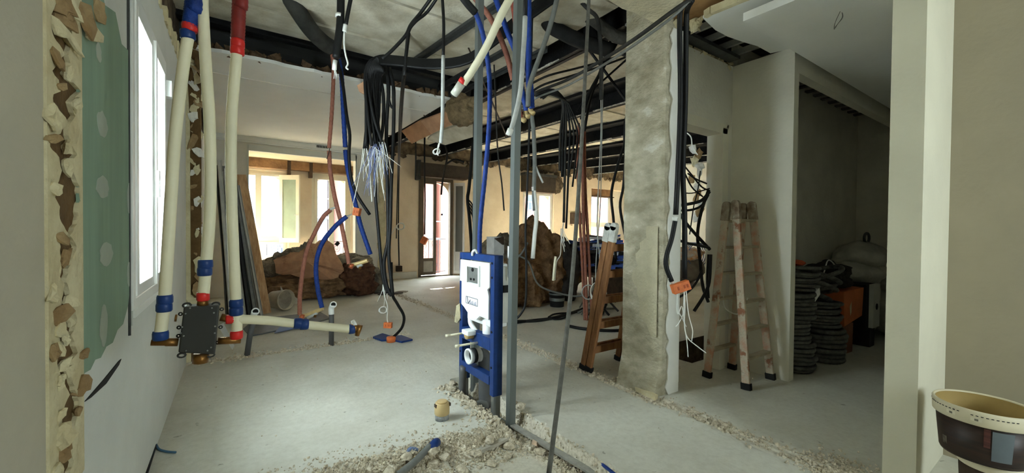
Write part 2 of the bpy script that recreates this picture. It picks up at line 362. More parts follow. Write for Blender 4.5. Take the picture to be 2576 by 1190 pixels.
# stub of the second torn partition
stub = struct('wall_stub', MB().prism([(XL, 4.80, 0), (XL+.035, 4.80, 0), (XL+.03, 4.80, 2.2), (XL, 4.80, 2.95)], (0, .12, 0)), CREAMT)
r = random.Random(21); z = .03
while z < 2.85:
    w = r.uniform(.03, .06); h = r.uniform(.04, .09)
    flake((XL+.05+r.uniform(.0, .06), 4.79+r.uniform(0, .05), z+h), w, h, r.choice([CREAMT, FLAKET, FLAKET, WALL]), r, stub, (.5, -1, 0)); z += h*r.uniform(.9, 1.3)
for k in range(14): flake((XL+.03+r.uniform(0, .12), 4.7+r.uniform(-.1, .1), 2.55+r.uniform(0, .35)), r.uniform(.04, .08), r.uniform(.04, .09), r.choice([FLAKET, CREAMT, CARD]), r, stub, (.5, -1, 0))
box((XL, 4.815, 0), (XL+.11, 4.9, 2.75)).build('torn_core', CARD, stub)

# ---- windows
def frame_rect(mb, pl, u0, u1, z0, z1, w, t, axis):
    # a rectangular frame in the plane axis = pl, thickness t
    def bx(a0, a1, b0, b1):
        if axis == 'x': mb.box((pl, a0, b0), (pl+t, a1, b1))
        else: mb.box((a0, pl, b0), (a1, pl+t, b1))
    bx(u0, u0+w, z0, z1); bx(u1-w, u1, z0, z1); bx(u0+w, u1-w, z0, z0+w); bx(u0+w, u1-w, z1-w, z1); return mb
def pane(name, pl, u0, u1, z0, z1, axis, parent):
    mb = box((pl, u0, z0), (pl+.006, u1, z1)) if axis == 'x' else box((u0, pl, z0), (u1, pl+.006, z1))
    return mb.build(name, GLASS, parent)
w1 = struct('window_1', frame_rect(MB(), XL-.07, 2.335, 3.37, .9, 2.3, .05, .085, 'x'), PVCW, bevel=.004)
for a, b_ in ((2.39, 2.845), (2.86, 3.315)):
    sx = frame_rect(MB(), XL-.055, a, b_, .955, 2.245, .05, .075, 'x').build('sash', PVCW, w1, bevel=.004)
    pane('pane', XL+.006, a+.05, b_-.05, 1.0, 2.2, 'x', sx)
box((XL+.02, 2.835, .96), (XL+.032, 2.87, 2.24)).build('mullion_cover', PVCW, w1)
hb = box((XL+.032, 2.835, 1.42), (XL+.042, 2.87, 1.56)).bar((XL+.055, 2.852, 1.5), (XL+.055, 2.852, 1.38), .018, .018).bar((XL+.04, 2.852, 1.5), (XL+.06, 2.852, 1.5), .016, .016, (0, 0, 1)).build('handle', PVCW, w1)
for z in (1.42, 2.08): box((XL+.01, 3.33, z), (XL+.045, 3.395, z+(.22 if z < 2 else .1))).build('hinge', PVCW, w1)
box((XL, 2.318, .8), (XL+.008, 2.328, 2.6)).build('trim_strip', GALVD, w1); box((XL, 2.33, .84), (XL+.012, 3.37, .9)).build('lower_trim', WALLB, w1)
box((XL-.14, 2.34, .87), (XL+.02, 3.37, .9)).build('sill', PVCW, w1)

def far_window(name, x0, x1, z0, z1, y, mt, n=2, transom=None, wbar=.06):
    w = struct(name, frame_rect(MB(), y, x0, x1, z0, z1, wbar, .08, 'y'), mt)
    d = (x1-x0-2*wbar)/n
    for i in range(n):
        a = x0+wbar+i*d
        zz = [(z0+wbar, z1-wbar)] if not transom else [(z0+wbar, transom-.03), (transom+.03, z1-wbar)]
        for q0, q1 in zz:
            s_ = frame_rect(MB(), y-.02, a, a+d, q0, q1, .055, .07, 'y').build('sash', mt, w)
            pane('pane', y+.02, a+.05, a+d-.05, q0+.05, q1-.05, 'y', s_)
    if transom: box((x0+wbar, y, transom-.03), (x1-wbar, y+.07, transom+.03)).build('transom', mt, w)
    return w
def arch_fill(mb, x0, x1, zt, r, y, d=.12):
    for xc, sg in ((x0, 1), (x1, -1)):
        poly = [(xc, y, zt+.02)]+[(xc+sg*(r-r*math.cos(a)), y, zt-r+r*math.sin(a)) for a in [math.pi/2*i/8 for i in range(9)]]+[(xc+sg*r, y, zt+.02)]
        mb.prism(poly, (0, d, 0))
# ---- facade
OP = [(-.15, 1.0, .55, 2.5), (1.45, 2.3, .5, 2.52), (4.03, 4.95, 0, 2.62), (7.38, 8.62, .8, 2.5), (10.35, 12.5, .45, 2.78)]
fw = MB(); x = -.6
for x0, x1, z0, z1 in OP:
    fw.box((x, 10.2, -.3), (x0, 10.55, ZC))
    if z0 > 0: fw.box((x0, 10.2, -.3), (x1, 10.55, z0))
    fw.box((x0, 10.2, z1), (x1, 10.55, ZC)); x = x1
fw.box((x, 10.2, -.3), (12.8, 10.55, ZC))
wall_far = struct('wall_far', fw, BEIGE, origin=(0, 0, 0))
af = MB()
for (x0, x1, z0, z1) in OP[:4]: arch_fill(af, x0, x1, z1-.08, min(.45, (x1-x0)*.42), 10.36, .1)
af.build('arch_infill', BEIGE, wall_far)
rb = MB(); r = random.Random(3)
for k in range(120):
    x = r.uniform(2.8, 12.4); rb.blob((x, 10.17, 3.12+r.uniform(0, .2)), (r.uniform(.05, .16), .05, r.uniform(.04, .1)), .3, 2, k, 1, False)
rb.build('bare_masonry', MASON, wall_far, kind='stuff')
box((2.75, 10.12, 3.2), (12.6, 10.2, ZC)).build('bare_band', MASON, wall_far)
box((9.35, 10.15, 1.5), (10.02, 10.22, 1.88)).build('niche', BROWND, wall_far)
box((9.4, 10.13, 1.44), (10.0, 10.2, 1.5)).build('niche_sill', BEIGE, wall_far)
box((2.8, 10.17, 0), (3.95, 10.2, .16)).box((5.45, 10.17, 0), (7.2, 10.2, .16)).build('skirting', WALL, wall_far)
WCREAM = mat('cream window paint', (232, 226, 206), .5, 5, .05)
far_window('window_2', -.15, 1.0, .55, 2.5, 10.24, WCREAM, 2, 1.0)
far_window('window_3', 1.45, 2.3, .5, 2.52, 10.24, WCREAM, 2, None, .07)
osh = struct('window_2_open_sash', MB(), WCREAM) if False else None
# open sash of window 2, swung into the room
h0 = ay(703, 460, 10.12); 
sash = thing('window_sash', (h0.x, 10.12, .95), 'narrow cream window sash swung open beside the left arched window', 'window sash')
p0 = Vector((h0.x, 10.16, 0)); p1 = ay(752, 460, 9.9); u = Vector((p1.x-p0.x, p1.y-p0.y, 0))
fs_ = MB(); q = p0+u
for a, b2, z0, z1 in ((0, .16, .95, 2.42), (.84, 1, .95, 2.42), (.16, .84, .95, 1.05), (.16, .84, 2.32, 2.42)):
    A = p0+u*a; B = p0+u*b2; nrm = Vector((-u.y, u.x, 0)).normalized()*.045
    fs_.prism([(A.x, A.y, z0), (B.x, B.y, z0), (B.x, B.y, z1), (A.x, A.y, z1)], nrm)
fs_.build('sash_frame', WCREAM, sash)
A = p0+u*.15; B = p0+u*.85
MB().prism([(A.x, A.y+.02, 1.04), (B.x, B.y+.02, 1.04), (B.x, B.y+.02, 2.33), (A.x, A.y+.02, 2.33)], (0, .006, 0)).build('pane', mat('greenish reflection glass', (150, 164, 146), .2, 4, .12), sash)  # solid colour paints in the greenish reflection of the pane
MB().bar(p0+u*.92+Vector((0, -.03, 1.55)), p0+u*.75+Vector((0, -.05, 1.55)), .015, .015, (0, 0, 1)).build('handle', PVCW, sash)
# french door
DB = mat('brown door paint', (104, 92, 76), .6, 8, .15)
d1 = struct('door_1', MB().box((4.0, 10.18, 0), (4.07, 10.3, 2.64)).box((4.9, 10.18, 0), (4.98, 10.3, 2.64)).box((4.07, 10.18, 2.56), (4.9, 10.3, 2.64)).box((4.0, 10.16, 0), (4.98, 10.3, .03)), DB)
lf = frame_rect(MB(), 10.2, 4.07, 4.5, .05, 2.56, .075, .06, 'y').box((4.14, 10.2, .42), (4.43, 10.26, .5)).build('leaf', DB, d1)
pane('pane', 10.22, 4.14, 4.43, .5, 2.49, 'y', lf); box((4.14, 10.215, .12), (4.43, 10.25, .42)).build('leaf_panel', mat('pale door panel', (176, 168, 156), .6), lf)
gl = thing('door_leaf', (5.0, 10.1, .05), 'open door leaf with pale edge and grey glass folded beside the french door', 'door leaf')
GW = mat('greyed white paint', (214, 212, 208), .6, 6, .06)
A = Vector((5.0, 10.16, 0)); B = ay(1168, 600, 9.98); u = Vector((B.x-A.x, B.y-A.y, 0)); nn = Vector((-u.y, u.x, 0)).normalized()*.05
lm = MB()
for a, b2, z0, z1 in ((0, .17, .05, 2.56), (.84, 1, .05, 2.56), (.17, .84, 2.47, 2.56), (.17, .84, .05, .14), (.17, .84, .58, .66)):
    P = A+u*a; Q = A+u*b2; lm.prism([(P.x, P.y, z0), (Q.x, Q.y, z0), (Q.x, Q.y, z1), (P.x, P.y, z1)], nn)
lm.build('leaf_frame', GW, gl); P = A+u*.16; Q = A+u*.85
MB().prism([(P.x, P.y+.015, .13), (Q.x, Q.y+.015, .13), (Q.x, Q.y+.015, .59), (P.x, P.y+.015, .59)], nn*.5).build('lower_panel', GW, gl)
MB().prism([(P.x, P.y+.015, .65), (Q.x, Q.y+.015, .65), (Q.x, Q.y+.015, 2.48), (P.x, P.y+.015, 2.48)], nn*.2).build('pane', mat('dusty dark glass', (112, 112, 106), .25, 20, .1, stretch=(20, 20, .3)), gl)
far_window('window_4', 7.38, 8.62, .8, 2.5, 10.26, GW, 2)
far_window('window_5', 10.35, 11.6, .45, 2.75, 10.5, PVCW, 2, 1.5)
struct('trim_1', box((11.6, 10.5, .3), (12.5, 10.6, 2.8)), WALLR)
# roller blind boxes
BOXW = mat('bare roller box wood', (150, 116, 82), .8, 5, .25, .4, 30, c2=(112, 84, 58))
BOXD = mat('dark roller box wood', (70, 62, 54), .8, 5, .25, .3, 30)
rbx = thing('roller_box', (1.1, 10.1, 2.52), 'long bare brown roller blind box above the two arched windows', 'roller box')
for a, b2 in ((-.3, .95), (1.02, 1.38), (1.45, 2.5)): box((a, 10.04, 2.54), (b2, 10.2, 2.74)).build('panel', BOXW, rbx)
for a in (.95, 1.38): box((a, 10.06, 2.4), (a+.07, 10.2, 2.74)).build('bracket', BROWND, rbx)
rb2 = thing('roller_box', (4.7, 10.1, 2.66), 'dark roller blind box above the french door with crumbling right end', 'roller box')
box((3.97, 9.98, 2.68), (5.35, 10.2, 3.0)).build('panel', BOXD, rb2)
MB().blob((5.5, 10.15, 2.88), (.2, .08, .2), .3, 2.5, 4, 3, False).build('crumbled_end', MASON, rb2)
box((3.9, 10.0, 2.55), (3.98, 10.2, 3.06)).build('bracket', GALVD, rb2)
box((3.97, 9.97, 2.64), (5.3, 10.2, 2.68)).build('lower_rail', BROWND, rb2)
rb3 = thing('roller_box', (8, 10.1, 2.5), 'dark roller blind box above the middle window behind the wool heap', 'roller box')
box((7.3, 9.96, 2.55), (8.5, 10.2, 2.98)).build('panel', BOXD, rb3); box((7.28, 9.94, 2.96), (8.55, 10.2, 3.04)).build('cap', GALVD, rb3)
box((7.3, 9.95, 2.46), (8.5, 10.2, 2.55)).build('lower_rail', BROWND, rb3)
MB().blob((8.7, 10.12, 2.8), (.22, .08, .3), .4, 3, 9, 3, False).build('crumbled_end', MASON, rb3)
rb4 = thing('roller_box', (11, 10.4, 2.5), 'sunlit bare wooden roller box over the pink lit window', 'roller box')
box((10.36, 10.3, 2.52), (11.55, 10.5, 2.8)).build('panel', BOXW, rb4); box((10.34, 10.27, 2.5), (11.6, 10.5, 2.53)).build('lower_rail', BROWND, rb4)

# ---- niche wall of the left room (header, piers, soffit)
ng = MB().box((XL, 9.0, 0), (.21, 9.2, 2.95)).box((2.12, 9.0, 0), (2.62, 9.2, 2.95)).box((.21, 9.0, 2.72), (2.12, 9.2, 2.95)).box((XL-.1, 9.0, 2.95), (2.62, 9.2, ZC))
wn = struct('wall_niche', ng, WALL)
struct('trim_2', MB().box((.21, 8.985, 2.70), (2.14, 9.0, 2.81)).box((.19, 8.985, 0), (.22, 9.0, 2.81)).box((2.12, 8.985, 0), (2.15, 9.0, 2.81)), WALLB)
struct('trim_3', MB().box((XL, 8.93, 2.87), (2.6, 9.0, 2.95)).box((XL, 8.96, 2.84), (2.6, 9.0, 2.87)), SUSP)
struct('ceiling_soffit', box((XL, 9.2, 2.74), (2.7, 10.2, 2.9)), mat('warm soffit', (236, 220, 190), .85, 3, .04))
struct('wall_pier', box((2.62, 9.0, 0), (2.75, 10.2, ZC)), mat('scarred pier plaster', (190, 182, 172), .9, 5, .15, .6, 30, c2=(150, 142, 132)))
pr = MB(); r = random.Random(8); z = 0
while z < 2.9:
    h = r.uniform(.08, .25); pr.box((2.6+r.uniform(-.02, .03), 8.97, z), (2.72+r.uniform(0, .05), 9.02, z+h)); z += h
struct('trim_4', pr, CREAMT)
vt = MB()
for k in range(8): vt.box((1.36+k*.028, 8.92, 2.885), (1.375+k*.028, 8.931, 2.93))
struct('trim_5', vt, RUBBER)

# ---- ceilings
sl = []; r = random.Random(5)
# structural plaster panels between joints that run across the room
yy = -2.6
while yy < 10.5:
    y1 = min(10.6, yy+r.uniform(.5, .62)); dz = r.uniform(0, .03)
    sl.append(box((-.75, yy, ZC+dz), (12.8, y1-.012, ZC+.2))); yy = y1
ce = struct('ceiling', sl[0], CREAMP, origin=(0, 0, 0))
for q_ in sl[1:]: q_.build('slab', CREAMP, ce)
fs2 = []; yy = 1.9; r = random.Random(15)
for y1 in (2.5, 3.05, 3.62, 4.2, 4.45, 4.78, 4.93):
    z0 = 3.29+r.uniform(-.012, .012); nn_ = 26
    a_ = [(-.75+3.6*i/nn_, yy+.008*fr((i*.7, yy, 0)), z0) for i in range(nn_+1)]; b_ = [(-.75+3.6*i/nn_, y1-.01+.012*fr((i*.7, y1, 3)), z0) for i in range(nn_+1)]
    fs2.append(MB().prism(a_+b_[::-1], (0, 0, .12))); yy = y1
cf = struct('ceiling_front', fs2[0], CREAMP, origin=(0, 0, 0))
for q_ in fs2[1:]: q_.build('slab', CREAMP, cf)
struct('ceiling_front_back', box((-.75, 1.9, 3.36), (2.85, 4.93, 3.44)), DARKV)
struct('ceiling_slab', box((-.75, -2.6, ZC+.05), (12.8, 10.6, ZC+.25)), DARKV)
su = MB(); fr_ = [(XL+(2.33-XL)*i/30, 4.86+r.uniform(-.02, .02), 2.95) for i in range(31)]
su.prism(fr_+[(2.33, 9.0, 2.95), (XL, 9.0, 2.95)], (0, 0, .035))
cs = struct('ceiling_suspended', su, SUSP)
MB().prism([(XL, 4.9, 2.985), (2.3, 4.9, 2.985), (2.3, 4.94, 3.03), (XL, 4.94, 3.03)], (0, .05, 0)).build('timber_edge', BROWND, cs)
db = MB()
for k in range(70): db.rock((r.uniform(-.3, 2.3), 4.92+r.uniform(-.04, .05), 3.0+r.uniform(0, .03)), r.uniform(.02, .06), r)
for k in range(60): db.rock((2.3+r.uniform(-.05, .03), r.uniform(5, 8.8), 2.97+r.uniform(0, .08)), r.uniform(.02, .05), r)
db.build('edge_debris', mat('brown debris', (104, 82, 60), .95, 20, .4, .5, 40), cs, kind='stuff')
lw = MB()
for y0 in (5.5,): lw.box((XL, y0, 2.942), (2.33, y0+.003, 2.951))
lw.build('board_joint', WALL, cs)
def ibeam(name, p, q, h=.25, w=.12, dust=True):
    p = Vector(p); q = Vector(q); d = (q-p).normalized(); up = Vector((0, 0, 1)); sd_ = d.cross(up)
    o = struct(name, MB().bar(p+up*h/2, q+up*h/2, .02, h, sd_).bar(p+up*.008, q+up*.008, w, .016, sd_).bar(p+up*(h-.008), q+up*(h-.008), w, .016, sd_), STEEL)
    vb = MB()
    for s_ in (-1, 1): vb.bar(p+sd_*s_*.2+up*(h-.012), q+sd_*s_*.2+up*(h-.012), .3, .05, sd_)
    vb.build('void_shade', STEEL, o)  # solid dark strips painting in the shaded cavities beside the beam
    if dust:
        n = int((q-p).length/.12); m = MB(); rr = random.Random(int(p.x*100))
        for i in range(n):
            if rr.random() < .75: a = p.lerp(q, i/n); b2 = p.lerp(q, (i+1.02)/n); m.bar(a-up*.004-sd_*w*.5, b2-up*.004-sd_*w*.5, rr.uniform(.012, .03), rr.uniform(.01, .022), sd_)
        m.build('plaster_dust', PLW, o, kind='stuff')
    return o
def ext(a, b2, ya, yb):
    f = lambda y: a[0]+(b2[0]-a[0])*(y-a[1])/(b2[1]-a[1]); return (f(ya), ya, 3.25), (f(yb), yb, 3.25)
ibeam('ceiling_beam', (3.17, 2.15, 3.25), (3.12, 10.15, 3.25))
for a, b2 in (((4.67, 9.1), (5.02, 4.04)), ((6.31, 9.02), (6.76, 5.42)), ((8.03, 8.24), (8.35, 6.69)), ((9.2, 8.94), (9.53, 7.75)), ((10.6, 8.9), (10.9, 7.0))): ibeam('ceiling_beam', *ext(a, b2, 2.15, 10.15))
ibeam('ceiling_beam', (-.45, 4.95, 3.24), (3.1, 4.95, 3.24), .26, .1, False)
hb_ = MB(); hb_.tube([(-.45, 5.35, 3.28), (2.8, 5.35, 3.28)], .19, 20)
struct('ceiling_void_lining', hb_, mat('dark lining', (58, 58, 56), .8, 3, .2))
# ---- corridor side walls
cw = MB().box((2.86, 2.0, 0), (3.08, 2.1, ZS)).box((3.08, 2.0, 2.19), (3.72, 2.1, ZS)).box((3.72, 2.0, 0), (3.95, 2.1, ZS))
wd_ = struct('wall_doorway', cw, WALL, origin=(0, 0, 0))
r = random.Random(31); jb = MB()
for k in range(26): jb.rock((2.95+k*.036, 2.03, ZS+r.uniform(-.02, .03)), r.uniform(.02, .045), r)
jb.build('broken_edge', CREAMT, wd_, kind='stuff')
struct('wall_alcove_back', box((3.95, 2.0, 0), (12.8, 2.1, ZC)), WALLD)
struct('wall_void_shade', box((2.86, 2.06, ZS), (3.95, 2.1, ZC)), DARKV)  # dark sheet standing in for the shaded open void above the doorway
struct('wall_ladder', box((3.87, 1.488, 0), (3.96, 2.0, ZS)), WALLR)
struct('wall_alcove_end', box((7.3, .4, -.1), (7.5, 2.05, ZC)), WALLD)
struct('wall_header', box((3.962, 1.49, 2.62), (7.4, 1.57, ZS)), WALLR)
struct('wall_partition', box((2.75, .50, -.1), (7.4, .625, ZC)), mat('partition paint', (212, 207, 186), .85, 2, .05, .1, 40))
struct('wall_right', box((3.35, -2.6, -.1), (3.5, .5, ZC)), mat('shade darkened room paint', (166, 157, 136), .85, 2, .06, .1, 40))  # same room paint, darkened to put the wall's shade into its colour
struct('wall_right_far', box((12.5, 2.1, -.1), (12.8, 10.6, ZC)), WALLB)
bw = MB().box((-.6, -2.8, -.1), (1.75, -2.6, ZC)).box((2.8, -2.8, -.1), (3.5, -2.6, ZC)).box((1.75, -2.8, -.1), (2.8, -2.6, 1.1)).box((1.75, -2.8, 2.2), (2.8, -2.6, ZC))
struct('wall_back', bw, WALL)
w6 = struct('window_6_unseen', frame_rect(MB(), -2.75, 1.75, 2.8, 1.1, 2.2, .06, .08, 'y'), PVCW); pane('pane', -2.7, 1.81, 2.74, 1.16, 2.14, 'y', w6)  # unseen window, added and sized for light from behind the camera
# door frame (door 2) and column
d2 = struct('door_2', MB().box((3.66, 1.97, 0), (3.735, 2.12, 2.21)).box((3.06, 1.97, 2.16), (3.735, 2.12, 2.22)), WALLR)
MB().box((3.735, 1.975, 0), (3.765, 2.0, 2.25)).box((3.03, 1.975, 2.22), (3.765, 2.0, 2.25)).build('architrave', WALLR, d2)
r = random.Random(14)
for k in range(12): flake((3.66-r.uniform(0, .08), 2.14+r.uniform(0, .1), 1.4+k*.06), .05, .06, r.choice([CREAMT, FLAKET, WALL]), r, d2, (-1, .3, 0))
cm = MB(); n = 46
def colring(z):
    k = random.Random(int(z*1000)); o = .008*fr((z*3, 1, 1)); base = max(0, .25-z)*.25
    return [(2.685+o-base, 2.27, z), (2.68+.01*fr((z*7, 4, 1))-base, 2.14, z), (2.682+.01*fr((z*6, 2, 1))-base, 2.0, z), (2.688+.008*fr((z*9, 6, 1))-base*.6, 1.915, z), (2.705, 1.9+.006*fr((z*10, 8, 1)), z), (2.9, 1.9, z), (2.9, 2.27, z)]
for i in range(n+1): cm.v += colring(-.05+3.55*i/n)
cm.f = [(i*7+j, i*7+(j+1) % 7, (i+1)*7+(j+1) % 7, (i+1)*7+j) for i in range(n) for j in range(7)]
colm = struct('column', cm, CONC)
pj = [(2.755+r.uniform(-.02, .02), 1.897, z*.06) for z in range(48)]
MB().prism([(2.9, 1.897, 0)]+pj+[(2.9, 1.897, 2.83)], (0, -.012, 0)).build('plaster_face', WALL, colm)
pj2 = [(2.676, 2.12+r.uniform(-.06, .1), .5+z*.035) for z in range(20)]
MB().prism([(2.676, 1.93, .45)]+[(2.674, 2.0+.14*math.sin(i*.16)+r.uniform(-.03, .03), .45+i*.045) for i in range(20)]+[(2.676, 1.93, 1.3)], (-.006, 0, 0)).build('plaster_patch', mat('cream plaster patch', (196, 188, 160), .95, 9, .1, .6, 50), colm)
# corridor ceiling: torn white board, tan layer above, hung panel, rails in the void
def cp(px, py, z): return az(px, py, z)
z = ZS
edge = [cp(*p, z) for p in [(1752, 66), (1768, 46), (1785, 62), (1800, 76), (1830, 92), (1870, 106), (1905, 116), (1938, 134)]]
torn = [cp(*p, z) for p in [(1900, -14), (1858, 2), (1830, 14), (1806, 24), (1790, 30), (1775, 40)]]
poly = [Vector((3.9, 1.5, z)), Vector((7.3, 1.5, z)), Vector((7.3, .6, z)), Vector((2.3, .6, z))]+torn+edge[1:]
cc = struct('ceiling_corridor', MB().prism(poly[::-1], (0, 0, .02)), SUSP)
te = MB(); r = random.Random(17)
for a, b2 in zip(torn, torn[1:]): te.bar(a+Vector((0, 0, .01)), b2+Vector((0, 0, .01)), .05, .035, (0, 0, 1))
te.build('torn_edge', CREAMT, cc)
for px, py, w in [(1752, 66, .05), (1745, 58, .045), (1738, 68, .04), (1692, 70, .05), (1700, 62, .04), (1760, 52, .03)]: flake(cp(px, py, 2.86), w, w*1.2, CREAMT, r, cc, (-.3, -.6, -.5))
tan = mat('tan plaster backing', (164, 128, 84), .95, 4, .12, .2, 30, c2=(140, 106, 66))
tp = [cp(*p, 2.9) for p in [(1545, -20), (1600, 20), (1690, 62), (1745, 70), (1785, 38), (1870, -12)]]
struct('ceiling_tan', MB().prism([tuple(p) for p in tp], (0, 0, .03)), tan)
cpz = [cp(*p, 2.88) for p in [(1500, -30), (1530, 0), (1565, 22), (1600, 34), (1650, 60), (1690, 52), (1720, 0), (1740, -30)]]
struct('ceiling_plaster_lip', MB().prism([tuple(p) for p in cpz], (0, 0, .03)), mat('cream lip plaster', (214, 204, 176), .95, 8, .15, .5, 40))
pn = struct('ceiling_panel', box((2.86, .63, 2.70), (7.25, 1.415, 2.755)), SUSP)
hk = thing('ceiling_wire', cp(2115, 45, 2.7), 'thin looped dark wires hanging from the white hung ceiling panel', 'wire')
for k in range(2):
    c = cp(2115, 30, 2.7); MB().tube(spline([c+Vector((.0, 0, .02)), c+Vector((.03+.01*k, .0, -.02)), c+Vector((.05, .03, -.05)), c+Vector((.02, .04, -.08-.01*k)), c+Vector((-.02, .02, -.06)), c+Vector((-.01, 0, 0))]), .0017, 5).build('strand', GREYC, hk, True)
for k, xx in enumerate((3.12, 3.36, 3.6, 3.82)):
    tag(box((xx, 1.45, 2.90), (xx+.03, 2.06, 2.93)).box((xx, 1.45, 2.93), (xx+.004, 2.06, 2.95)).build('ceiling_rail', mat('dusty grey rail', (168, 168, 164), .6, 9, .2)), 'dull steel ceiling rail bridging the torn dark hole above the doorway', 'ceiling rail', 'rails in the torn corridor ceiling')
for k in range(14):
    xx = 4.1+k*.23
    tag(box((xx, 1.57, 2.90), (xx+.07, 2.0, 2.92)).build('ceiling_slat', mat('dusty dark slat', (104, 102, 98), .7, 9, .2)), 'dark slat crossing the open ceiling of the shaded alcove', 'ceiling slat', 'slats over the alcove')
struct('ceiling_void_shade', box((2.9, .6, 3.05), (7.4, 2.06, 3.1)), DARKV)  # dark sheet standing in for the shade above the open slats
struct('ceiling_alcove_ledge', box((3.0, 1.9, 2.84), (3.8, 2.0, 2.87)), GALVD)
# rails under the main ceiling
for (a, b2, w), lb in zip((((1.73, 4.75, 3.25), (1.92, 2.9, 3.25), .05), ((2.27, 5.7, 3.22), (2.42, 3.7, 3.22), .035), ((2.62, 5.3, 3.22), (2.75, 3.4, 3.22), .03)),
        ('wide dusty steel channel fixed across the cream ceiling slabs', 'pale steel rail end resting at the corner of the white suspended ceiling', 'thin steel rail behind the brick red conduits under the ceiling')):
    tag(MB().bar(a, b2, w, .03, (1, 0, 0)).bar(Vector(a)+Vector((w/2, 0, -.02)), Vector(b2)+Vector((w/2, 0, -.02)), .004, .06, (1, 0, 0)).build('ceiling_channel', GALVD), lb, 'ceiling channel')

portal('portal_left', (XL-.2, 2.855, 1.6), 1.0, 1.4, (1, 0, 0))
for x0, x1, z0, z1 in OP: portal('portal_far', ((x0+x1)/2, 10.58, (z0+z1)/2), x1-x0, z1-z0, (0, -1, 0))
portal('portal_back', (2.275, -2.82, 1.65), 1.05, 1.1, (0, 1, 0))
# ---- outside: street, added sun-blocking wall, opposite houses
struct('street', box((-40, 10.6, -9), (60, 60, -8.8)), mat('asphalt', (120, 118, 114), .9, 2, .1))
struct('sun_blocker_wall', box((-7, 6.5, -9), (-.8, 7, 7)), mat('pale render', (226, 224, 216), .9, 2, .05))  # unseen wall, added to keep direct sun off the left window
def house(name, x0, x1, y, mt, label, zs, cols, dark, top):
    h = thing(name, ((x0+x1)/2, y, -9), label, 'building')
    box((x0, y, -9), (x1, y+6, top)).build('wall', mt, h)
    for z0 in zs:
        box((x0, y-.25, z0-.55), (x1, y, z0-.4)).build('ledge', mat('pale stone ledge', (118, 114, 112), .9), h)
        for cx in cols:
            if x0+1 < cx < x1-1:
                w = box((cx-.55, y-.06, z0), (cx+.55, y+.02, z0+2.0)).build('window', mat('pale shutter', (84, 94, 110), .8), h)
                box((cx-.42, y-.08, z0+.1), (cx-.04, y-.05, z0+1.85)).box((cx+.04, y-.08, z0+.1), (cx+.42, y-.05, z0+1.85)).build('pane', dark, w)
        rl = MB()
        for k in range(int((x1-x0)/.3)): rl.box((x0+k*.3, y-.9, z0-.4), (x0+k*.3+.03, y-.87, z0+.5))
        rl.box((x0, y-.92, z0+.5), (x1, y-.86, z0+.55)).box((x0, y-.95, z0-.5), (x1, y, z0-.4)).build('balcony', mat('iron grey', (92, 98, 110), .7), h)
    return h
DK = mat('distant dark glass', (28, 34, 46), .3, 5, .1)
house('building', -14, 4.2, 24, mat('dimmed white render', (106, 112, 124), .9, 1, .04), 'pale white house with balconies across the street behind the left windows', (-5.5, -1.6, 2.3, 6.0), [-12+2.4*k for k in range(7)], DK, 17)  # house fronts coloured darker than real so their tint survives the overexposure
house('building', 4.6, 9.6, 22, mat('dimmed pink render', (128, 84, 74), .9, 1, .05), 'pink house with pale shutters across the street behind the french door', (-5.8, -2.0, 1.2, 4.6), [5.9+1.9*k for k in range(3)], DK, 14.3)
house('building', 10.0, 46, 22, mat('dimmed rose render', (128, 88, 78), .9, 1, .05), 'rose coloured house across the street behind the far right window', (-5.2, -1.2, 2.6, 6.4), [11.5+2.6*k for k in range(12)], DK, 6.5)

# wrought iron balcony railings outside the facade
IRON = mat('wrought iron', (58, 60, 66), .6, 10, .2)
def railing(x0, x1, z0, z1, y, label):
    t = thing('balcony_railing', ((x0+x1)/2, y, z0), label, 'railing')
    box((x0, y-.015, z1-.02), (x1, y+.015, z1)).build('top_rail', IRON, t); box((x0, y-.012, z0+.06), (x1, y+.012, z0+.08)).build('bottom_rail', IRON, t)
    n = round((x1-x0)/.32); w = (x1-x0)/n
    for i in range(n+1): box((x0+i*w-.008, y-.008, z0), (x0+i*w+.008, y+.008, z1)).build('bar', IRON, t)
    for i in range(n):
        cx = x0+(i+.5)*w; rows = 3; hh = (z1-z0-.12)/rows
        for k in range(rows):
            cz = z0+.08+hh*(k+.5); sg = 1 if (i+k) % 2 else -1; pts = []
            for q in range(26):
                a = q*.5; rr = hh*.46*(1-q/30); pts.append((cx+sg*rr*.75*math.cos(a), y, cz+rr*math.sin(a)))
            MB().tube(pts, .006, 5).build('scroll', IRON, t, True)
railing(3.7, 5.2, -.02, 1.0, 10.95, 'wrought iron balcony railing with scrolls outside the french door')
railing(-.4, 1.3, -.02, 1.0, 10.95, 'wrought iron balcony railing with scrolls outside the left arched window')
railing(1.35, 2.6, -.02, .95, 10.95, 'wrought iron balcony railing outside the right arched window behind the heap')
struct('balcony_slab', box((-.6, 10.5, -.15), (5.6, 11.1, -.02)), WALL)
# ================================================================== LOOSE STONE AND RUBBLE
r = random.Random(40); gm = MB()
def fz(x, y): return floor_h(x, y)[0]
n = 0
while n < 6000:
    x = r.uniform(.1, 1.6); e = yedge(x); y = e-r.betavariate(1.6, 3.2)*.36
    if r.random() < .04: y = e+r.uniform(0, .15)
    if x > 1.5 or y < 1.3: continue
    s = r.choice([.003, .004, .004, .005, .006, .009]); gm.rock((x, y, fz(x, y)+s*.3), s, r); n += 1
for k in range(1700):
    y = r.uniform(1.15, 2.3); x = 1.6+(2.2-y)*.0+r.gauss(-.02, .035)
    if x > 1.66: continue
    s = r.choice([.004, .005, .006, .009]); gm.rock((x, y, fz(x, y)+s*.3), s, r)
for k in range(700):
    y = r.uniform(2.2, 2.98); x = r.choice([r.uniform(1.42, 1.64), r.gauss(1.42, .05)]); s = r.choice([.006, .008, .011, .016]); gm.rock((x, y, fz(x, y)+s*.3), s, r)
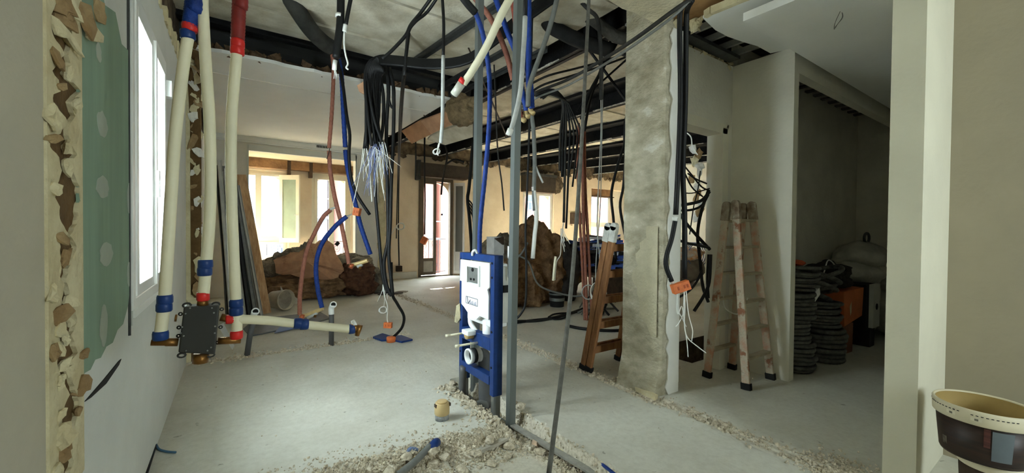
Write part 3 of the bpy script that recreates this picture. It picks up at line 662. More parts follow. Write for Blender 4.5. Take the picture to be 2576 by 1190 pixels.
gm.build('rubble_gravel', STONE, kind='stuff')
g2 = MB()
for k in range(2600):
    y = .6+r.random()**1.6*7.5; x = 2.62+.02*fr((y*1.5, 0, 8))+r.gauss(0, .045)
    if 1.9 < y < 2.3 and x > 2.63: continue
    s = r.choice([.004, .006, .008, .011]); g2.rock((x, y, fz(x, y)+s*.3), s, r)
for k in range(600):
    y = r.gauss(.78, .08); x = r.gauss(2.66, .1)
    if y < .65 and x > 2.74: continue
    s = r.choice([.004, .006, .009]); g2.rock((x, y, fz(x, y)+s*.3), s, r)
for k in range(500):
    x = r.uniform(-.3, 1.75); y = 4.74+r.gauss(0, .05); s = r.choice([.005, .008, .012]); g2.rock((x, y, fz(x, y)+s*.3), s, r)
for k in range(420):
    x = r.uniform(-.2, 4); y = r.uniform(1.4, 8); s = r.choice([.003, .004, .006]); g2.rock((x, y, fz(x, y)+s*.3), s, r)
g2.build('scar_gravel', STONE, kind='stuff')
def chunk(c, s, seed, mt=STONE):
    m_ = MB().blob((0, 0, 0), s, .35, 1.6, seed, 2, False, seed); zz = min(v[2] for v in m_.v)
    m_.v = [(v[0]+c[0], v[1]+c[1], v[2]-zz+c[2]-.004) for v in m_.v]; return m_.build('mortar_lump', mt)
k = 0
for x, y, s in [(.42, 2.16, .03), (.55, 2.1, .025), (.68, 2.13, .03), (.8, 2.2, .028), (.95, 2.18, .035), (1.05, 2.0, .03), (1.18, 2.08, .028), (1.3, 2.12, .03), (1.22, 1.97, .025), (1.4, 2.06, .03), (1.34, 1.98, .022), (.88, 2.02, .028), (1.52, 1.9, .025), (1.48, 2.2, .035)]:
    tag(chunk((x, y, fz(x, y)), (s*1.3, s, s*.7), k), 'pale lump of broken mortar on the rubble slope', 'rubble', 'mortar lumps along the broken slab'); k += 1
for x, y, s in [(1.45, 2.95, .03), (1.4, 2.85, .028), (1.38, 2.72, .02), (1.56, 3.0, .03), (1.66, 2.4, .03), (1.66, 2.3, .035)]:
    tag(chunk((x, y, fz(x, y)), (s*1.3, s, s*.8), k), 'broken mortar lump beside the legs of the blue toilet frame', 'rubble', 'mortar lumps round the toilet frame'); k += 1
for x, y, s in [(2.6, 1.72, .03), (2.66, 1.6, .02), (2.58, 1.5, .025), (2.65, 1.38, .02), (2.55, 2.5, .025), (2.6, 2.75, .02), (2.6, 3.4, .02)]:
    tag(chunk((x, y, fz(x, y)), (s*1.3, s, s*.6), k), 'small mortar lump in the wall scar by the concrete pillar', 'rubble', 'mortar lumps in the wall scar'); k += 1
def slab(px, poly, name, label, cat, mt, z, t=.012, tilt=0):
    pts = [az(a, b, z) for a, b in poly]; m_ = MB().prism([(p.x, p.y, z+tilt*i) for i, p in enumerate(pts)], (0, 0, t)); return tag(m_.build(name, mt), label, cat)
slab(0, [(1192, 1150), (1298, 1102), (1296, 1094), (1258, 1104), (1188, 1138)], 'tile_strip', 'long grey slab of broken tile edge on the rubble slope', 'rubble', mat('broken tile', (176, 170, 156), .8, 10, .15), -.07, .02)
slab(0, [(1080, 1140), (1120, 1162), (1130, 1148), (1110, 1135)], 'tile_shard', 'flat beige tile shard lying by the broken grey conduit', 'rubble', STONE, -.055, .012)
slab(0, [(1075, 1180), (1100, 1180), (1104, 1166), (1078, 1163)], 'tile_shard', 'squarish pale mortar piece at the bottom of the rubble slope', 'rubble', STONE, -.09, .03)
slab(0, [(1588, 962), (1600, 975), (1655, 1003), (1648, 1008), (1600, 985), (1580, 965)], 'plaster_shard', 'long thin plaster shard leaning at the foot of the concrete pillar', 'rubble', CREAMT, .0, .03)
slab(0, [(1392, 1128), (1415, 1142), (1420, 1133), (1402, 1122)], 'plaster_shard', 'flat pale plaster shard in the gravel channel', 'rubble', CREAMT, -.07, .01)
slab(0, [(1338, 1118), (1350, 1122), (1352, 1108), (1343, 1106)], 'paper_scrap', 'crumpled pinkish scrap beside the floor track', 'scrap', mat('pink scrap', (206, 180, 156), .9), -.07, .015)
# broken grey conduit and blue torn sheath in the rubble
p = [az(1000, 1196, -.06), az(1045, 1160, -.035), az(1082, 1122, -.0)]
cg = tag(MB().tube(spline(p), .019, 12).build('conduit_stub', GREYC, smooth=True), 'broken grey conduit poking out of the rubble slope', 'conduit')
e = az(1092, 1118, 0); MB().tube(spline([e+Vector((-.04, -.02, -.03)), e, e+Vector((.03, .03, -.01))]), [.02]*3+[.026]*10, 12).build('blue_collar', BLUE, cg, True)
e = az(1035, 1140, -.03); tag(MB().tube(spline([e+Vector((-.03, 0, .0)), e+Vector((0, .01, .02)), e+Vector((.05, .0, 0))]), .012, 8).build('sheath_scrap', mat('dusty blue', (106, 124, 158), .7), smooth=True), 'dusty blue sheath scrap half buried in the rubble', 'sheath')
# floor track of the removed wall and blue pipe end in the channel
p = [az(1280, 1064, -.06), az(1502, 1196, -.06)]
tag(MB().bar(p[0], p[1], .045, .012, (0, 1, 0)).build('floor_track', mat('dusty track', (150, 148, 140), .7, 20, .2)), 'dull steel floor track running along the gravel channel', 'track')
p = [az(1490, 1152, -.02), az(1510, 1165, -.01), az(1540, 1188, -.01), az(1556, 1200, -.01)]
tag(MB().tube(spline(p), .009, 8).build('pipe_piece', BLUED, smooth=True), 'thin blue pipe showing in the channel at the bottom of the photo', 'pipe')
# ================================================================== TOILET FRAME
X, Y0, Y1 = 1.5, 2.40, 2.87
tf = thing('toilet_frame', (X, 2.635, -.07), 'blue steel toilet frame with white concealed cistern standing in the floor slot', 'toilet frame')
for y, zb in ((Y0, .10), (Y1, .08)):
    up = box((X-.02, y-.025, zb), (X+.055, y+.025, 1.085)).build('upright', BLUE, tf, bevel=.004)
    hm = MB()
    for z in (1.03, .93, .55, .3): hm.lathe([(.008, 0), (.008, .004)], (X-.0215, y, z), (-1, 0, 0), 10)
    hm.build('hole', RUBBER, up)
    box((X-.012, y-.018, -.085), (X+.045, y+.018, zb)).build('foot_tube', GALV, tf, bevel=.002)
    box((X-.05, y-.035, -.09), (X+.08, y+.035, -.082)).build('foot_plate', GALV, tf)
box((X-.02, Y0+.025, 1.035), (X+.05, Y1-.025, 1.085)).build('top_rail', BLUE, tf, bevel=.003)
box((X-.02, Y0+.025, .41), (X+.04, Y1-.025, .50)).build('middle_rail', BLUE, tf, bevel=.003)
box((X-.025, Y0+.025, .17), (X+.03, Y1-.025, .235)).build('lower_rail', BLUE, tf, bevel=.003)
cpoly = [(Y0+.02, 1.03), (Y1-.01, 1.03), (Y1+.0, .86), (Y1-.03, .86), (Y1-.03, .68), (Y1-.07, .665), (2.68, .60), (2.60, .60), (2.55, .635), (Y0+.03, .63), (Y0+.03, .80), (Y0+.05, .84), (Y0+.02, .86)]
cis = MB().prism([(X-.012, y, z) for y, z in cpoly], (-.02, 0, 0)).build('cistern_front', PVCW, tf, bevel=.004)
box((X+.012, Y0+.045, .56), (X+.14, Y1-.045, 1.02)).build('cistern_tank', PVCW, tf, bevel=.01)
mb = MB(); 
for a, b2, z0, z1 in ((2.545, 2.56, .85, 1.0), (2.725, 2.74, .85, 1.0), (2.56, 2.725, .985, 1.0), (2.56, 2.725, .85, .865)): mb.box((X-.045, a, z0), (X-.03, b2, z1))
mb.build('flush_opening', PVCW, cis)
box((X-.036, 2.56, .868), (X-.031, 2.724, .985)).build('flush_plate', GREYC, cis)
for y, z, q in ((2.65, .965, .014), (2.63, .895, .009), (2.675, .893, .009)): MB().lathe([(q, 0), (q, .006)], (X-.036, y, z), (-1, 0, 0), 12).build('flush_hole', RUBBER, cis)
box((X-.037, 2.558, .92), (X-.03, 2.572, .975)).build('blue_clip', BLUE, cis)
# bordered logo box with a large V and small blue letters
lg = MB()
for a, b2, z0, z1 in ((2.58, 2.584, .70, .755), (2.756, 2.76, .70, .755), (2.58, 2.76, .70, .7035), (2.58, 2.76, .7515, .755)): lg.box((X-.0335, a, z0), (X-.0318, b2, z1))
lg.bar((X-.033, 2.742, .752), (X-.033, 2.722, .702), .006, .002, (0, 1, 0)).bar((X-.033, 2.722, .702), (X-.033, 2.69, .735), .005, .002, (0, 1, 0))
lg.build('logo', mat('logo ink', (60, 66, 84), .6), cis)
lt = MB()
for k, y in enumerate((2.695, 2.675, 2.655, 2.63, 2.61)):
    lt.box((X-.0335, y-.002, .706), (X-.0318, y+.002, .724 if k % 2 else .73)); lt.box((X-.0335, y-.008, .706), (X-.0318, y, .710))
lt.build('logo_letters', BLUE, cis)
MB().lathe([(.045, 0), (.045, .2)], (X+.05, 2.56, .40), (0, 0, 1), 18).build('flush_pipe', PVCW, tf, True)
MB().tube(spline([(X+.03, 2.8, .62), (X+.02, 2.78, .54), (X+.02, 2.72, .5), (X+.03, 2.66, .46)]), .02, 10).build('foam_wrap', PVCW, tf, True)
ring = MB().lathe([(.05, 0), (.058, 0), (.058, .02), (.053, .02), (.053, .1), (.042, .1), (.042, .005), (.05, 0)], (X-.07, 2.655, .32), (1, 0, 0), 24, False).build('outlet_ring', PVCW, tf, True)
MB().lathe([(.041, 0), (.041, .01)], (X-.02, 2.655, .32), (1, 0, 0), 20).build('outlet_bore', GREYC, ring)
MB().lathe([(.056, 0), (.056, .025)], (X-.035, 2.655, .32), (1, 0, 0), 20).build('rubber_seal', RUBBER, ring, True)
MB().tube(spline([(X+.03, 2.655, .32), (X+.07, 2.655, .30), (X+.075, 2.65, .2), (X+.075, 2.64, -.08)]), .05, 16).build('soil_bend', mat('dark grey soil pipe', (92, 92, 92), .5), tf, True)
for y, z in ((2.76, .47), (2.60, .43)):
    rd = MB().lathe([(.008, 0), (.008, .19)], (X-.18, y, z), (1, 0, 0), 10).build('threaded_rod', CREAM, tf, True)
    MB().lathe([(.011, 0), (.011, .03)], (X-.2, y, z), (1, 0, 0), 10).build('rod_sleeve', CREAM, rd, True)
MB().lathe([(.03, 0), (.032, .01), (.032, .06), (.03, .07)], (X-.075, 2.68, .475), (1, 0, 0), 18).build('inlet_nut', mat('aged beige plastic', (206, 176, 120), .5), tf, True)
box((X-.09, 2.62, .48), (X-.02, 2.72, .515)).build('inlet_cover', PVCW, tf, bevel=.006)
MB().tube(spline([(X, 2.64, 1.08), (X-.02, 2.64, 1.11), (X-.035, 2.655, 1.10), (X-.03, 2.67, 1.07)]), .009, 8).build('hook', PVCW, tf, True)
MB().prism([(X-.06, 2.90, .53), (X-.05, 2.89, .66), (X-.03, 2.87, .68), (X-.02, 2.875, .56), (X-.04, 2.89, .52)], (.012, .01, 0)).build('plaster_smear', CREAMT, tf)
tag(MB().tube(spline([(X+.06, 2.62, -.06), (X-.02, 2.6, -.055), (X-.06, 2.52, -.05)]), .045, 14).build('waste_pipe', GREYC, smooth=True), 'thick grey waste pipe lying in the slot under the toilet frame', 'pipe')
tag(MB().tube(spline([(1.47, 2.82, -.08), (1.47, 2.8, .2)]), .03, 12).build('waste_riser', mat('dark grey soil pipe', (92, 92, 92)), smooth=True), 'dark grey riser pipe behind the lower blue rail', 'pipe')
# white cistern box and paper just behind the frame
bx_ = thing('cistern_spare', (1.86, 2.95, 0), 'tall narrow white cistern back with black strap and paper behind the toilet frame', 'cistern')
# ---- studs
def stud(p, q, w, d, lip, name, label, mt, spin):
    p = Vector(p); q = Vector(q); c, s_ = math.cos(spin), math.sin(spin)
    a = Vector((c, s_, 0)); b2 = Vector((-s_, c, 0)); t = .0025; m_ = MB()
    prof = [(-w/2, d-lip), (-w/2, d), (-w/2+lip, d)]
    m_.bar(p, q, w, t, a); 
    for sg in (-1, 1):
        m_.bar(p+a*sg*w/2+b2*d/2, q+a*sg*w/2+b2*d/2, t, d, a)
        m_.bar(p+a*sg*(w/2-lip/2)+b2*d, q+a*sg*(w/2-lip/2)+b2*d, lip, t, a)
    return tag(m_.build(name, mt), label, 'stud')
st = stud((1.53, 2.265, -.09), (1.555, 2.245, ZC), .046, .046, .012, 'steel_stud', 'nearest tall galvanised steel stud standing in the channel right of the toilet frame', mat('bright steel stud', (118, 124, 122), .4, 10, .12, metal=.6, stretch=(1, 1, .1)), math.radians(-90))
hm = MB()
for z in (.8, 1.5, 2.1): hm.lathe([(.006, 0), (.006, .004)], (1.55, 2.29, z), (-1, .5, 0), 8)
s2 = stud((1.62, 2.93, -.08), (1.60, 2.86, ZC), .05, .05, .012, 'steel_stud', 'second tall steel stud rising behind the toilet frame', mat('bright steel stud', (150, 154, 156)), math.radians(-90))
# ---- capped pipe
cap = thing('capped_pipe', (1.14, 2.47, 0), 'short grey pipe with beige cap standing on the broken slab', 'pipe')
MB().lathe([(.045, -.01), (.045, .04)], (1.14, 2.47, 0)).build('pipe_stub', mat('mortar grey pipe', (150, 152, 150), .9, 30, .3, .8, 60), cap, True)
cb = mat('beige plastic cap', (206, 180, 130), .5, 8, .08)
cpm = MB().lathe([(.046, .035), (.05, .04), (.05, .085), (.048, .1), (.044, .11), (.044, .112), (.0, .112)], (1.14, 2.47, 0), n=28, cap=False).build('cap', cb, cap, True)
box((1.14-.05, 2.455, .088), (1.14-.038, 2.485, .108)).box((1.14+.038, 2.44, .088), (1.14+.05, 2.47, .108)).build('notch', BROWND, cpm)
MB().lathe([(.034, .112), (.034, .122), (.03, .124)], (1.14, 2.47, 0), n=24).build('plug', cb, cpm, True)
# ================================================================== SHOWER VALVE BOX AND ITS PIPES (hung in the gap of the removed partition)
YP = 1.55
def V(px, py, dy=0): return ay(px, py, YP+dy)
vb = thing('valve_box', V(500, 900), 'black concealed shower valve box hanging from white pipes on the left', 'valve box')
BLK = mat('black valve plate', (40, 40, 36), .45, 12, .12, spec=.5)
q = [V(462, 772), V(552, 768), V(541, 892), V(448, 888)]
MB().prism([p+Vector((0, .0, 0)) for p in q], (0, .05, 0)).build('plate', BLK, vb, bevel=.004)
for px, py in ((470, 768), (543, 766), (457, 894), (530, 893)):
    c = V(px, py, .02); MB().tube([c+Vector((.0095*math.cos(a), 0, .0065*math.sin(a))) for a in [2*math.pi*i/12 for i in range(12)]], .0028, 6, True).build('fixing_ear', BLK, vb, True)
for px, py in ((558, 778), (555, 823), (454, 790), (450, 824), (449, 845), (547, 862)):
    c = V(px, py, .03); MB().tube([c+Vector((.0042*math.cos(a), 0, .0042*math.sin(a))) for a in [2*math.pi*i/10 for i in range(10)]], .0022, 6, True).build('fixing_ear', BLK, vb, True)
for px, py in ((467, 789), (538, 787), (462, 845), (531, 874), (478, 775), (533, 775), (458, 823), (541, 821), (455, 838), (540, 838), (468, 882), (522, 882)):
    c = V(px, py, -.001); MB().lathe([(.0025, 0), (.0025, .002), (.0015, .003)], c, (0, -1, 0), 8).build('screw', GALV, vb)
def brass(pts, rr, parent, name='brass_fitting'): return MB().tube([Vector(p) for p in pts], rr, 14).build(name, BRASS, parent, True)
brass([V(510, 770, .02), V(510, 752, .02)], [.016, .013], vb); brass([V(445, 800, .025), V(440, 800, .025)], .011, vb)
brass([V(448, 861, .02), V(418, 861, .02), V(415, 861, .02), V(380, 862, .02)], [.012, .012, .0105, .009], vb)
brass([V(548, 858, .02), V(580, 856, .02), V(606, 856, .02)], [.011, .012, .010], vb); brass([V(555, 798, .02), V(578, 802, .02)], .012, vb)
brass([V(506, 890, .03), V(504, 912, .03)], .021, vb)
def cpl(px, py, mt, parent, d=(0, 0, 1), rr=.0195, h=.013):
    c = V(px, py, .015); return MB().lathe([(rr*.88, -h), (rr, -h*.7), (rr, h*.5), (rr*.92, h), (rr*.7, h)], c, d, 18).build('coupling', mt, parent, True)
def pipe(name, label, pts, rr, mt, top=None, group=None):
    P = [V(a, b2, .015) for a, b2 in pts]; t = thing(name, P[-1], label, 'pipe')
    MB().tube(spline(P, 7), rr, 14).build('tube', mt, t, True); return t
def sheath(t, pts, mt, rr=.02):
    P = [V(a, b2, .015) for a, b2 in pts]; P = [Vector((P[0].x-.02, P[0].y+.12, ZC))]+P
    MB().tube(spline(P, 24), rr, 12, rib=.07).build('sheath', mt, t, True)
p1 = pipe('water_pipe', 'left white water pipe with blue sheath, nearest the window', [(474, 88), (465, 140), (452, 240), (440, 350), (430, 500), (421, 650), (414, 755), (409, 800), (404, 842)], .0155, CREAM)
sheath(p1, [(492, -90), (485, 0), (477, 66)], BLUED)
cpl(477, 70, RED, p1, (-.1, 0, 1)); cpl(472, 88, BLUE, p1, (-.1, 0, 1)); cpl(415, 753, BLUE, p1); cpl(413, 773, BLUE, p1); cpl(404, 844, BLUE, p1)
p2 = pipe('water_pipe', 'middle white water pipe entering the top of the valve box', [(505, -110), (511, 40), (519, 180), (527, 300), (530, 450), (527, 560), (519, 660), (512, 742)], .0155, CREAM)
MB().tube([V(505, -110, .015), Vector((-.1, 1.7, ZC))], .0155, 12).build('upper_tube', CREAM, p2, True)
cpl(517, 664, BLUE, p2); cpl(515, 683, BLUE, p2); cpl(511, 746, RED, p2, rr=.017)
p3 = pipe('water_pipe', 'right white water pipe with dark red sheath at its top', [(596, 130), (588, 220), (582, 320), (582, 480), (588, 640), (593, 755), (596, 800), (595, 845)], .0155, CREAM)
sheath(p3, [(606, -90), (602, 0), (598, 100)], mat('dark red conduit', (128, 42, 38), .5, 30, .2))
cpl(598, 110, RED, p3); cpl(597, 128, RED, p3); cpl(594, 763, BLUE, p3); cpl(594, 783, BLUE, p3); cpl(595, 842, RED, p3, rr=.018)
p4 = pipe('water_pipe', 'horizontal white water pipe running right from the valve box', [(585, 802), (610, 803), (680, 807), (750, 815), (820, 822), (885, 828)], .0148, CREAM)
cpl(580, 803, RED, p4, (1, 0, 0), .015); cpl(749, 814, BLUE, p4, (1, 0, -.08), .019); cpl(765, 816, BLUE, p4, (1, 0, -.08), .019); cpl(884, 828, BLUE, p4, (1, 0, 0), .018, .01)
brass([V(886, 826, .015), V(898, 822, .015)], [.016, .013], p4); brass([V(898, 845, .015), V(904, 818, .015)], [.008, .013], p4, 'elbow')
MB().lathe([(.015, -.006), (.015, .006)], V(891, 815, .02), (1, 0, .4), 12).build('white_washer', PVCW, p4, True)
# ================================================================== SMALL FLOOR THINGS, LEFT ROOM
for (x, y, px, py, dx), lb in zip(((.10, 4.78, 634, 783, .06), (.87, 4.73, 838, 765, .0)), ('grey pipe stub with white elbow standing beside the valve box', 'grey pipe stub with white elbow standing under the horizontal white pipe')):
    z = ay(px, py, y).z; t = thing('pipe_stub', (x, y, 0), lb, 'pipe')
    MB().tube([(x, y, -.02), (x+dx*.5, y, z*.5), (x+dx, y, z-.1)], .026, 12).build('grey_tube', mat('dark grey soil pipe', (92, 92, 92)), t, True)
    el = MB().tube(spline([(x+dx, y, z-.11), (x+dx, y, z-.04), (x+dx+.01, y-.03, z)]), .03, 14).build('white_elbow', PVCW, t, True)
    c = Vector((x+dx+.012, y-.035, z)); MB().lathe([(.024, 0), (.024, .004)], c, (.2, -1, .2), 14).build('opening', RUBBER, el)
    MB().tube([c+Vector((.031*math.cos(a), 0, .031*math.sin(a))) for a in [2*math.pi*i/14 for i in range(14)]], .006, 8, True).build('socket_ring', PVCW, el, True)
q = [az(628, 848), az(770, 820), az(832, 803), az(805, 787), az(640, 806), az(612, 830)]
pl = tag(MB().prism([(p.x, p.y, .004) for p in q], (0, 0, .014)).build('floor_panel', mat('slate panel', (92, 98, 102), .5, 6, .2, c2=(120, 122, 122))), 'dark slate coloured panel lying flat on the floor behind the horizontal pipe', 'panel')
q = [az(690, 842), az(790, 820), az(770, 815), az(705, 825)]; MB().prism([(p.x, p.y, .018) for p in q], (0, 0, .004)).build('blue_patch', mat('faded blue film', (90, 112, 160), .5), pl)
q = [(548, 820), (562, 812), (590, 870), (584, 880)]
tag(MB().prism([ay(a, b2, 4.9) for a, b2 in q], (0, .02, 0)).build('board_offcut', mat('grey offcut', (186, 186, 182), .8)), 'narrow pale board offcut standing behind the valve box', 'offcut')
bk = thing('paint_tub', (.56, 7.15, 0), 'small dusty white tub lying on its side beside the leaning plank', 'tub')
a = Vector((.55, -.75, .05)).normalized(); MB().lathe([(.13, 0), (.15, .24), (.155, .24), (.155, .27), (.148, .27), (.148, .2), (.0, .2)], Vector((.5, 7.25, .155)), a, 24, False).build('body', mat('dusty white tub', (196, 188, 170), .7, 10, .15), bk, True)
MB().lathe([(.147, .2), (.147, .205)], Vector((.5, 7.25, .155)), a, 24).build('tub_bottom', mat('grey tub base', (160, 154, 142), .8, 12, .2), bk)
q = [(706, 720), (716, 735), (735, 742), (750, 752), (752, 768), (730, 770), (715, 757), (707, 738)]
tag(MB().prism([ay(a_, b2, 7.6) for a_, b2 in q], (0, .03, 0)).build('plastic_shard', mat('pale shard', (216, 214, 206), .6)), 'curved white shard standing behind the dusty tub', 'shard')
# studs and plank leaning in the corner
def lean(px0, py0, f, w, t, mt, name, label, cat, group=None, top=None):
    a = Vector(f); b2 = ay(px0, py0, top or f[1]+.35); m_ = MB().bar(a, b2, w, t, (1, .25, 0)); 
    if mt in (GALV, GALVD) or name == 'steel_profile':
        for sg in (-1, 1): m_.bar(a+Vector((sg*w/2, -.02, 0)), b2+Vector((sg*w/2, -.02, 0)), .004, .045, (1, .25, 0))
    return tag(m_.build(name, mt), label, cat, group)
r = random.Random(6)
for k in range(18):
    t = k/17; x = -.08+.40*t
    mt = r.choice([mat('dark profile', (62, 62, 60), .6, 9, .25), mat('mid grey profile', (150, 150, 146), .5, 9, .2), mat('pale profile', (206, 204, 196), .5), mat('mid grey profile', (150, 150, 146)), mat('dark profile', (62, 62, 60))])
    lean(548+52*t+r.uniform(-6, 6), 395+r.uniform(0, 30)+60*t, (x, 7.0-.12*(k % 3), 0), r.uniform(.03, .05), .02, mt, 'steel_profile', 'long ceiling profile leaning in the bundle in the left corner', 'profile', 'profiles leaning in the left corner')
for k in range(3): lean(560+k*14, 560+k*8, (.02+.05*k, 6.85, 0), .05, .03, BROWND, 'timber_batten', 'short dark timber batten leaning at the front of the profile bundle', 'batten', 'timber battens in the bundle')
lean(606, 440, (.385, 6.95, 0), .13, .035, PLANK, 'timber_plank', 'pale pine plank leaning right of the steel profile bundle', 'plank')
lean(596, 468, (.30, 6.9, 0), .025, .03, PVCW, 'white_lath', 'thin white lath leaning against the pine plank', 'lath')
# ================================================================== INSULATION HEAPS
def heap(name, label, c, size, mt, seed, amp=.25, fr_=2.2, rot=0, sub=5, cat='insulation'):
    m_ = MB().blob(c, size, amp, fr_, seed, sub, True, rot); zz = min(v[2] for v in m_.v); m_.v = [(x, y, z-zz+max(0, c[2]-size[2])) for x, y, z in m_.v]
    return tag(m_.build(name, mt, smooth=True), label, cat)
heap('insulation_batt', 'dark brown wool layer at the bottom of the left heap', (1.0, 8.3, .22), (.85, .5, .24), WOOL, 3, .3, 2.8, -.2)
heap('insulation_batt', 'crumpled brown batt at the right end of the left heap', (1.95, 8.15, .3), (.38, .4, .34), mat('reddish wool', (112, 78, 58), 1, 9, .4, 1, 40, c2=(70, 46, 34)), 8, .3, 2.4)
heap('insulation_batt', 'small grey brown roll against the scarred pier', (2.35, 8.4, .22), (.24, .25, .26), WOOLG, 11, .3, 2.5)
heap('insulation_batt', 'rolled grey wool edge along the top of the left heap', (1.1, 8.55, .55), (.75, .35, .36), WOOLG, 13, .3, 2.6, -.1)
heap('insulation_batt', 'dark batt tip sticking up behind the kraft sheet', (1.95, 8.6, .52), (.4, .25, .3), WOOLG, 17, .25, 2.5)
def K(px, py, y=8.05): return ay(px, py, y)
kr = [(687, 652), (700, 644), (730, 632), (765, 622), (775, 612), (800, 616), (812, 607), (832, 605), (845, 616), (850, 640), (862, 660), (866, 680), (858, 688), (860, 695), (830, 702), (800, 704), (760, 700), (730, 690), (712, 692), (695, 688), (693, 665)]
ks = MB(); cen = K(775, 660, 7.9); n = len(kr); P = []
for i, (a_, b2) in enumerate(kr): p = K(a_, b2, 8.05); P.append(Vector((p.x, 8.05+.5*(p.z-.45)+.04*math.sin(i*2.1), p.z)))
mid = [cen.lerp(p, .55)+Vector((0, .03*math.sin(i*1.7), 0)) for i, p in enumerate(P)]
bk_ = [p+Vector((0, .1, .01)) for p in P]
ks.add([cen]+mid+P+bk_, [(0, 1+i, 1+(i+1) % n) for i in range(n)]+[(1+i, 1+n+i, 1+n+(i+1) % n, 1+(i+1) % n) for i in range(n)]+[(1+n+i, 1+2*n+i, 1+2*n+(i+1) % n, 1+n+(i+1) % n) for i in range(n)]+[tuple(range(1+2*n, 1+3*n))])
kf = tag(ks.build('kraft_sheet', KRAFT, smooth=False), 'large kraft paper faced insulation sheet lying on the left heap', 'insulation')
pm = MB(); r = random.Random(2)
for k in range(6): pm.bar(K(712+r.uniform(-2, 2), 646+k*3.4, 7.9), K(719+r.uniform(-1, 2), 645+k*3.4, 7.9), .008, .004, (0, 1, 0))
for k in range(7): pm.bar(K(780+k*1.3, 622+k*4, 7.93), K(785+k*1.3, 622.5+k*4, 7.93), .012, .004, (0, 1, 0))
pm.build('printed_marks', mat('faded print', (96, 66, 50), .9), kf)
rr_ = MB(); r = random.Random(71); top_e = [K(a_, b2, 8.15) for a_, b2 in [(684, 655), (700, 644), (725, 633), (745, 630), (765, 620), (782, 612)]]
rr_.tube([p+Vector((0, .05, r.uniform(-.015, .03))) for p in spline(top_e, 5)], [r.uniform(.03, .07) for _ in range(26)], 8).build('torn_wool_edge', WOOLG, kf)
tag(MB().tube([K(845, 617, 8.2), K(852, 609, 8.2)], .035, 12).build('tube_end', GALVD, smooth=True), 'dark tube end sticking out above the kraft sheet', 'tube')
pv = MB()
for k in range(5): pv.tube(spline([K(885+k*4, 652-k*2, 8.2), K(905+k*3, 648+k*3, 8.15), K(925, 655+k*5, 8.1), K(940, 680+k*3, 8.1)]), .012, 6)
tag(pv.build('wire_tangle', mat('dirty pale wire', (186, 174, 152), .8), smooth=True), 'tangle of dirty pale wires on the right end of the left heap', 'wires')
r = random.Random(9)
for k, (px, py) in enumerate(((860, 738), (890, 735), (815, 742), (1010, 735))):
    c = az(px, py); q = [(c.x+.12*math.cos(i*1.05)*r.uniform(.6, 1.2), c.y+.1*math.sin(i*1.05)*r.uniform(.6, 1.2), .002) for i in range(6)]
    tag(MB().prism(q, (0, 0, .015)).build('insulation_scrap', WOOLG), 'flat scrap of torn insulation on the floor before the left heap', 'scrap', 'insulation scraps on the floor')
for px, py, w in ((985, 740, .28), (960, 738, .15)):
    c = az(px, py); q = [(c.x+w*math.cos(i*.63)*r.uniform(.7, 1.1), c.y+.3*w*math.sin(i*.63)*r.uniform(.7, 1.1), .002) for i in range(10)]
    tag(MB().prism(q, (0, 0, .02)).build('insulation_scrap', BROWND), 'dark flattened scrap on the floor under the hanging black cables', 'scrap', 'dark scraps on the floor')
# big brown heap in the middle
heap('wool_heap', 'tallest brown mineral wool lump of the middle heap', (4.55, 5.75, .72), (.45, .5, .74), WOOL, 21, .32, 1.9, .4)
heap('wool_heap', 'low brown wool lump at the foot of the middle heap left of the black tub', (3.95, 5.55, .4), (.36, .4, .42), WOOL, 25, .35, 2.2)
heap('wool_heap', 'grey plastic wrapped wool bag at the left of the middle heap', (4.05, 6.2, .62), (.5, .45, .68), WOOLG, 28, .28, 2.0)
heap('wool_heap', 'dark grey wool roll at the right of the middle heap', (5.0, 5.6, .5), (.3, .3, .6), mat('charcoal wool', (62, 58, 54), 1, 8, .4, 1, 30), 31, .25, 2.0)
heap('wool_heap', 'dark low wool lump behind the tall brown lump', (5.4, 6.4, .5), (.6, .5, .62), WOOL, 35, .3, 2.0)
wp = thing('white_box', (2.95, 4.75, 0), 'torn white carton with dark open top standing behind the blue frame', 'carton')
for (a_, b2, c_, d_), nm in zip(((1243, 596, 1268, 638), (1243, 638, 1266, 720)), ('carton_top', 'carton_side')):
    p = ay(a_, b2, 4.75); q = ay(c_, d_, 4.75); MB().box((p.x, 4.75, q.z), (q.x, 4.95, p.z)).build(nm, mat('white carton', (214, 216, 218), .7), wp)
p = ay(1248, 800, 4.75); q = ay(1262, 720, 4.75); MB().box((p.x, 4.78, 0), (q.x, 4.9, q.z+.01)).build('carton_leg', mat('white carton', (214, 216, 218)), wp)
p = ay(1248, 600, 4.7); q = ay(1268, 616, 4.7); MB().prism([p, ay(1268, 596, 4.7), q], (0, .05, 0)).build('dark_flap', BROWND, wp)
for (y0, y1, z0, z1), nm, mt in (((2.40, 2.43, .58, 1.0), 'tank_side', PVCW),): pass
COL.objects.unlink(bx_); bpy.data.objects.remove(bx_)
box((X+.056, Y0-.02, .82), (X+.16, Y0+.045, .87)).build('strap', RUBBER, tf)
box((X+.056, Y0-.0, .6), (X+.15, Y0+.05, 1.0)).build('tank_side', mat('grey white tank', (206, 206, 196), .5), tf, bevel=.006)
p = ax(1266, 640, X+.1); MB().prism([(X+.10, Y0-.06, 1.14), (X+.10, Y0-.01, 1.15), (X+.10, Y0-.01, .94), (X+.10, Y0-.035, .90), (X+.10, Y0-.07, .96)], (.004, 0, 0)).build('paper_label', mat('paper', (222, 224, 226), .8), tf)
tb = thing('black_tub', (4.45, 5.15, 0), 'small black tub standing before the brown wool heap', 'tub')
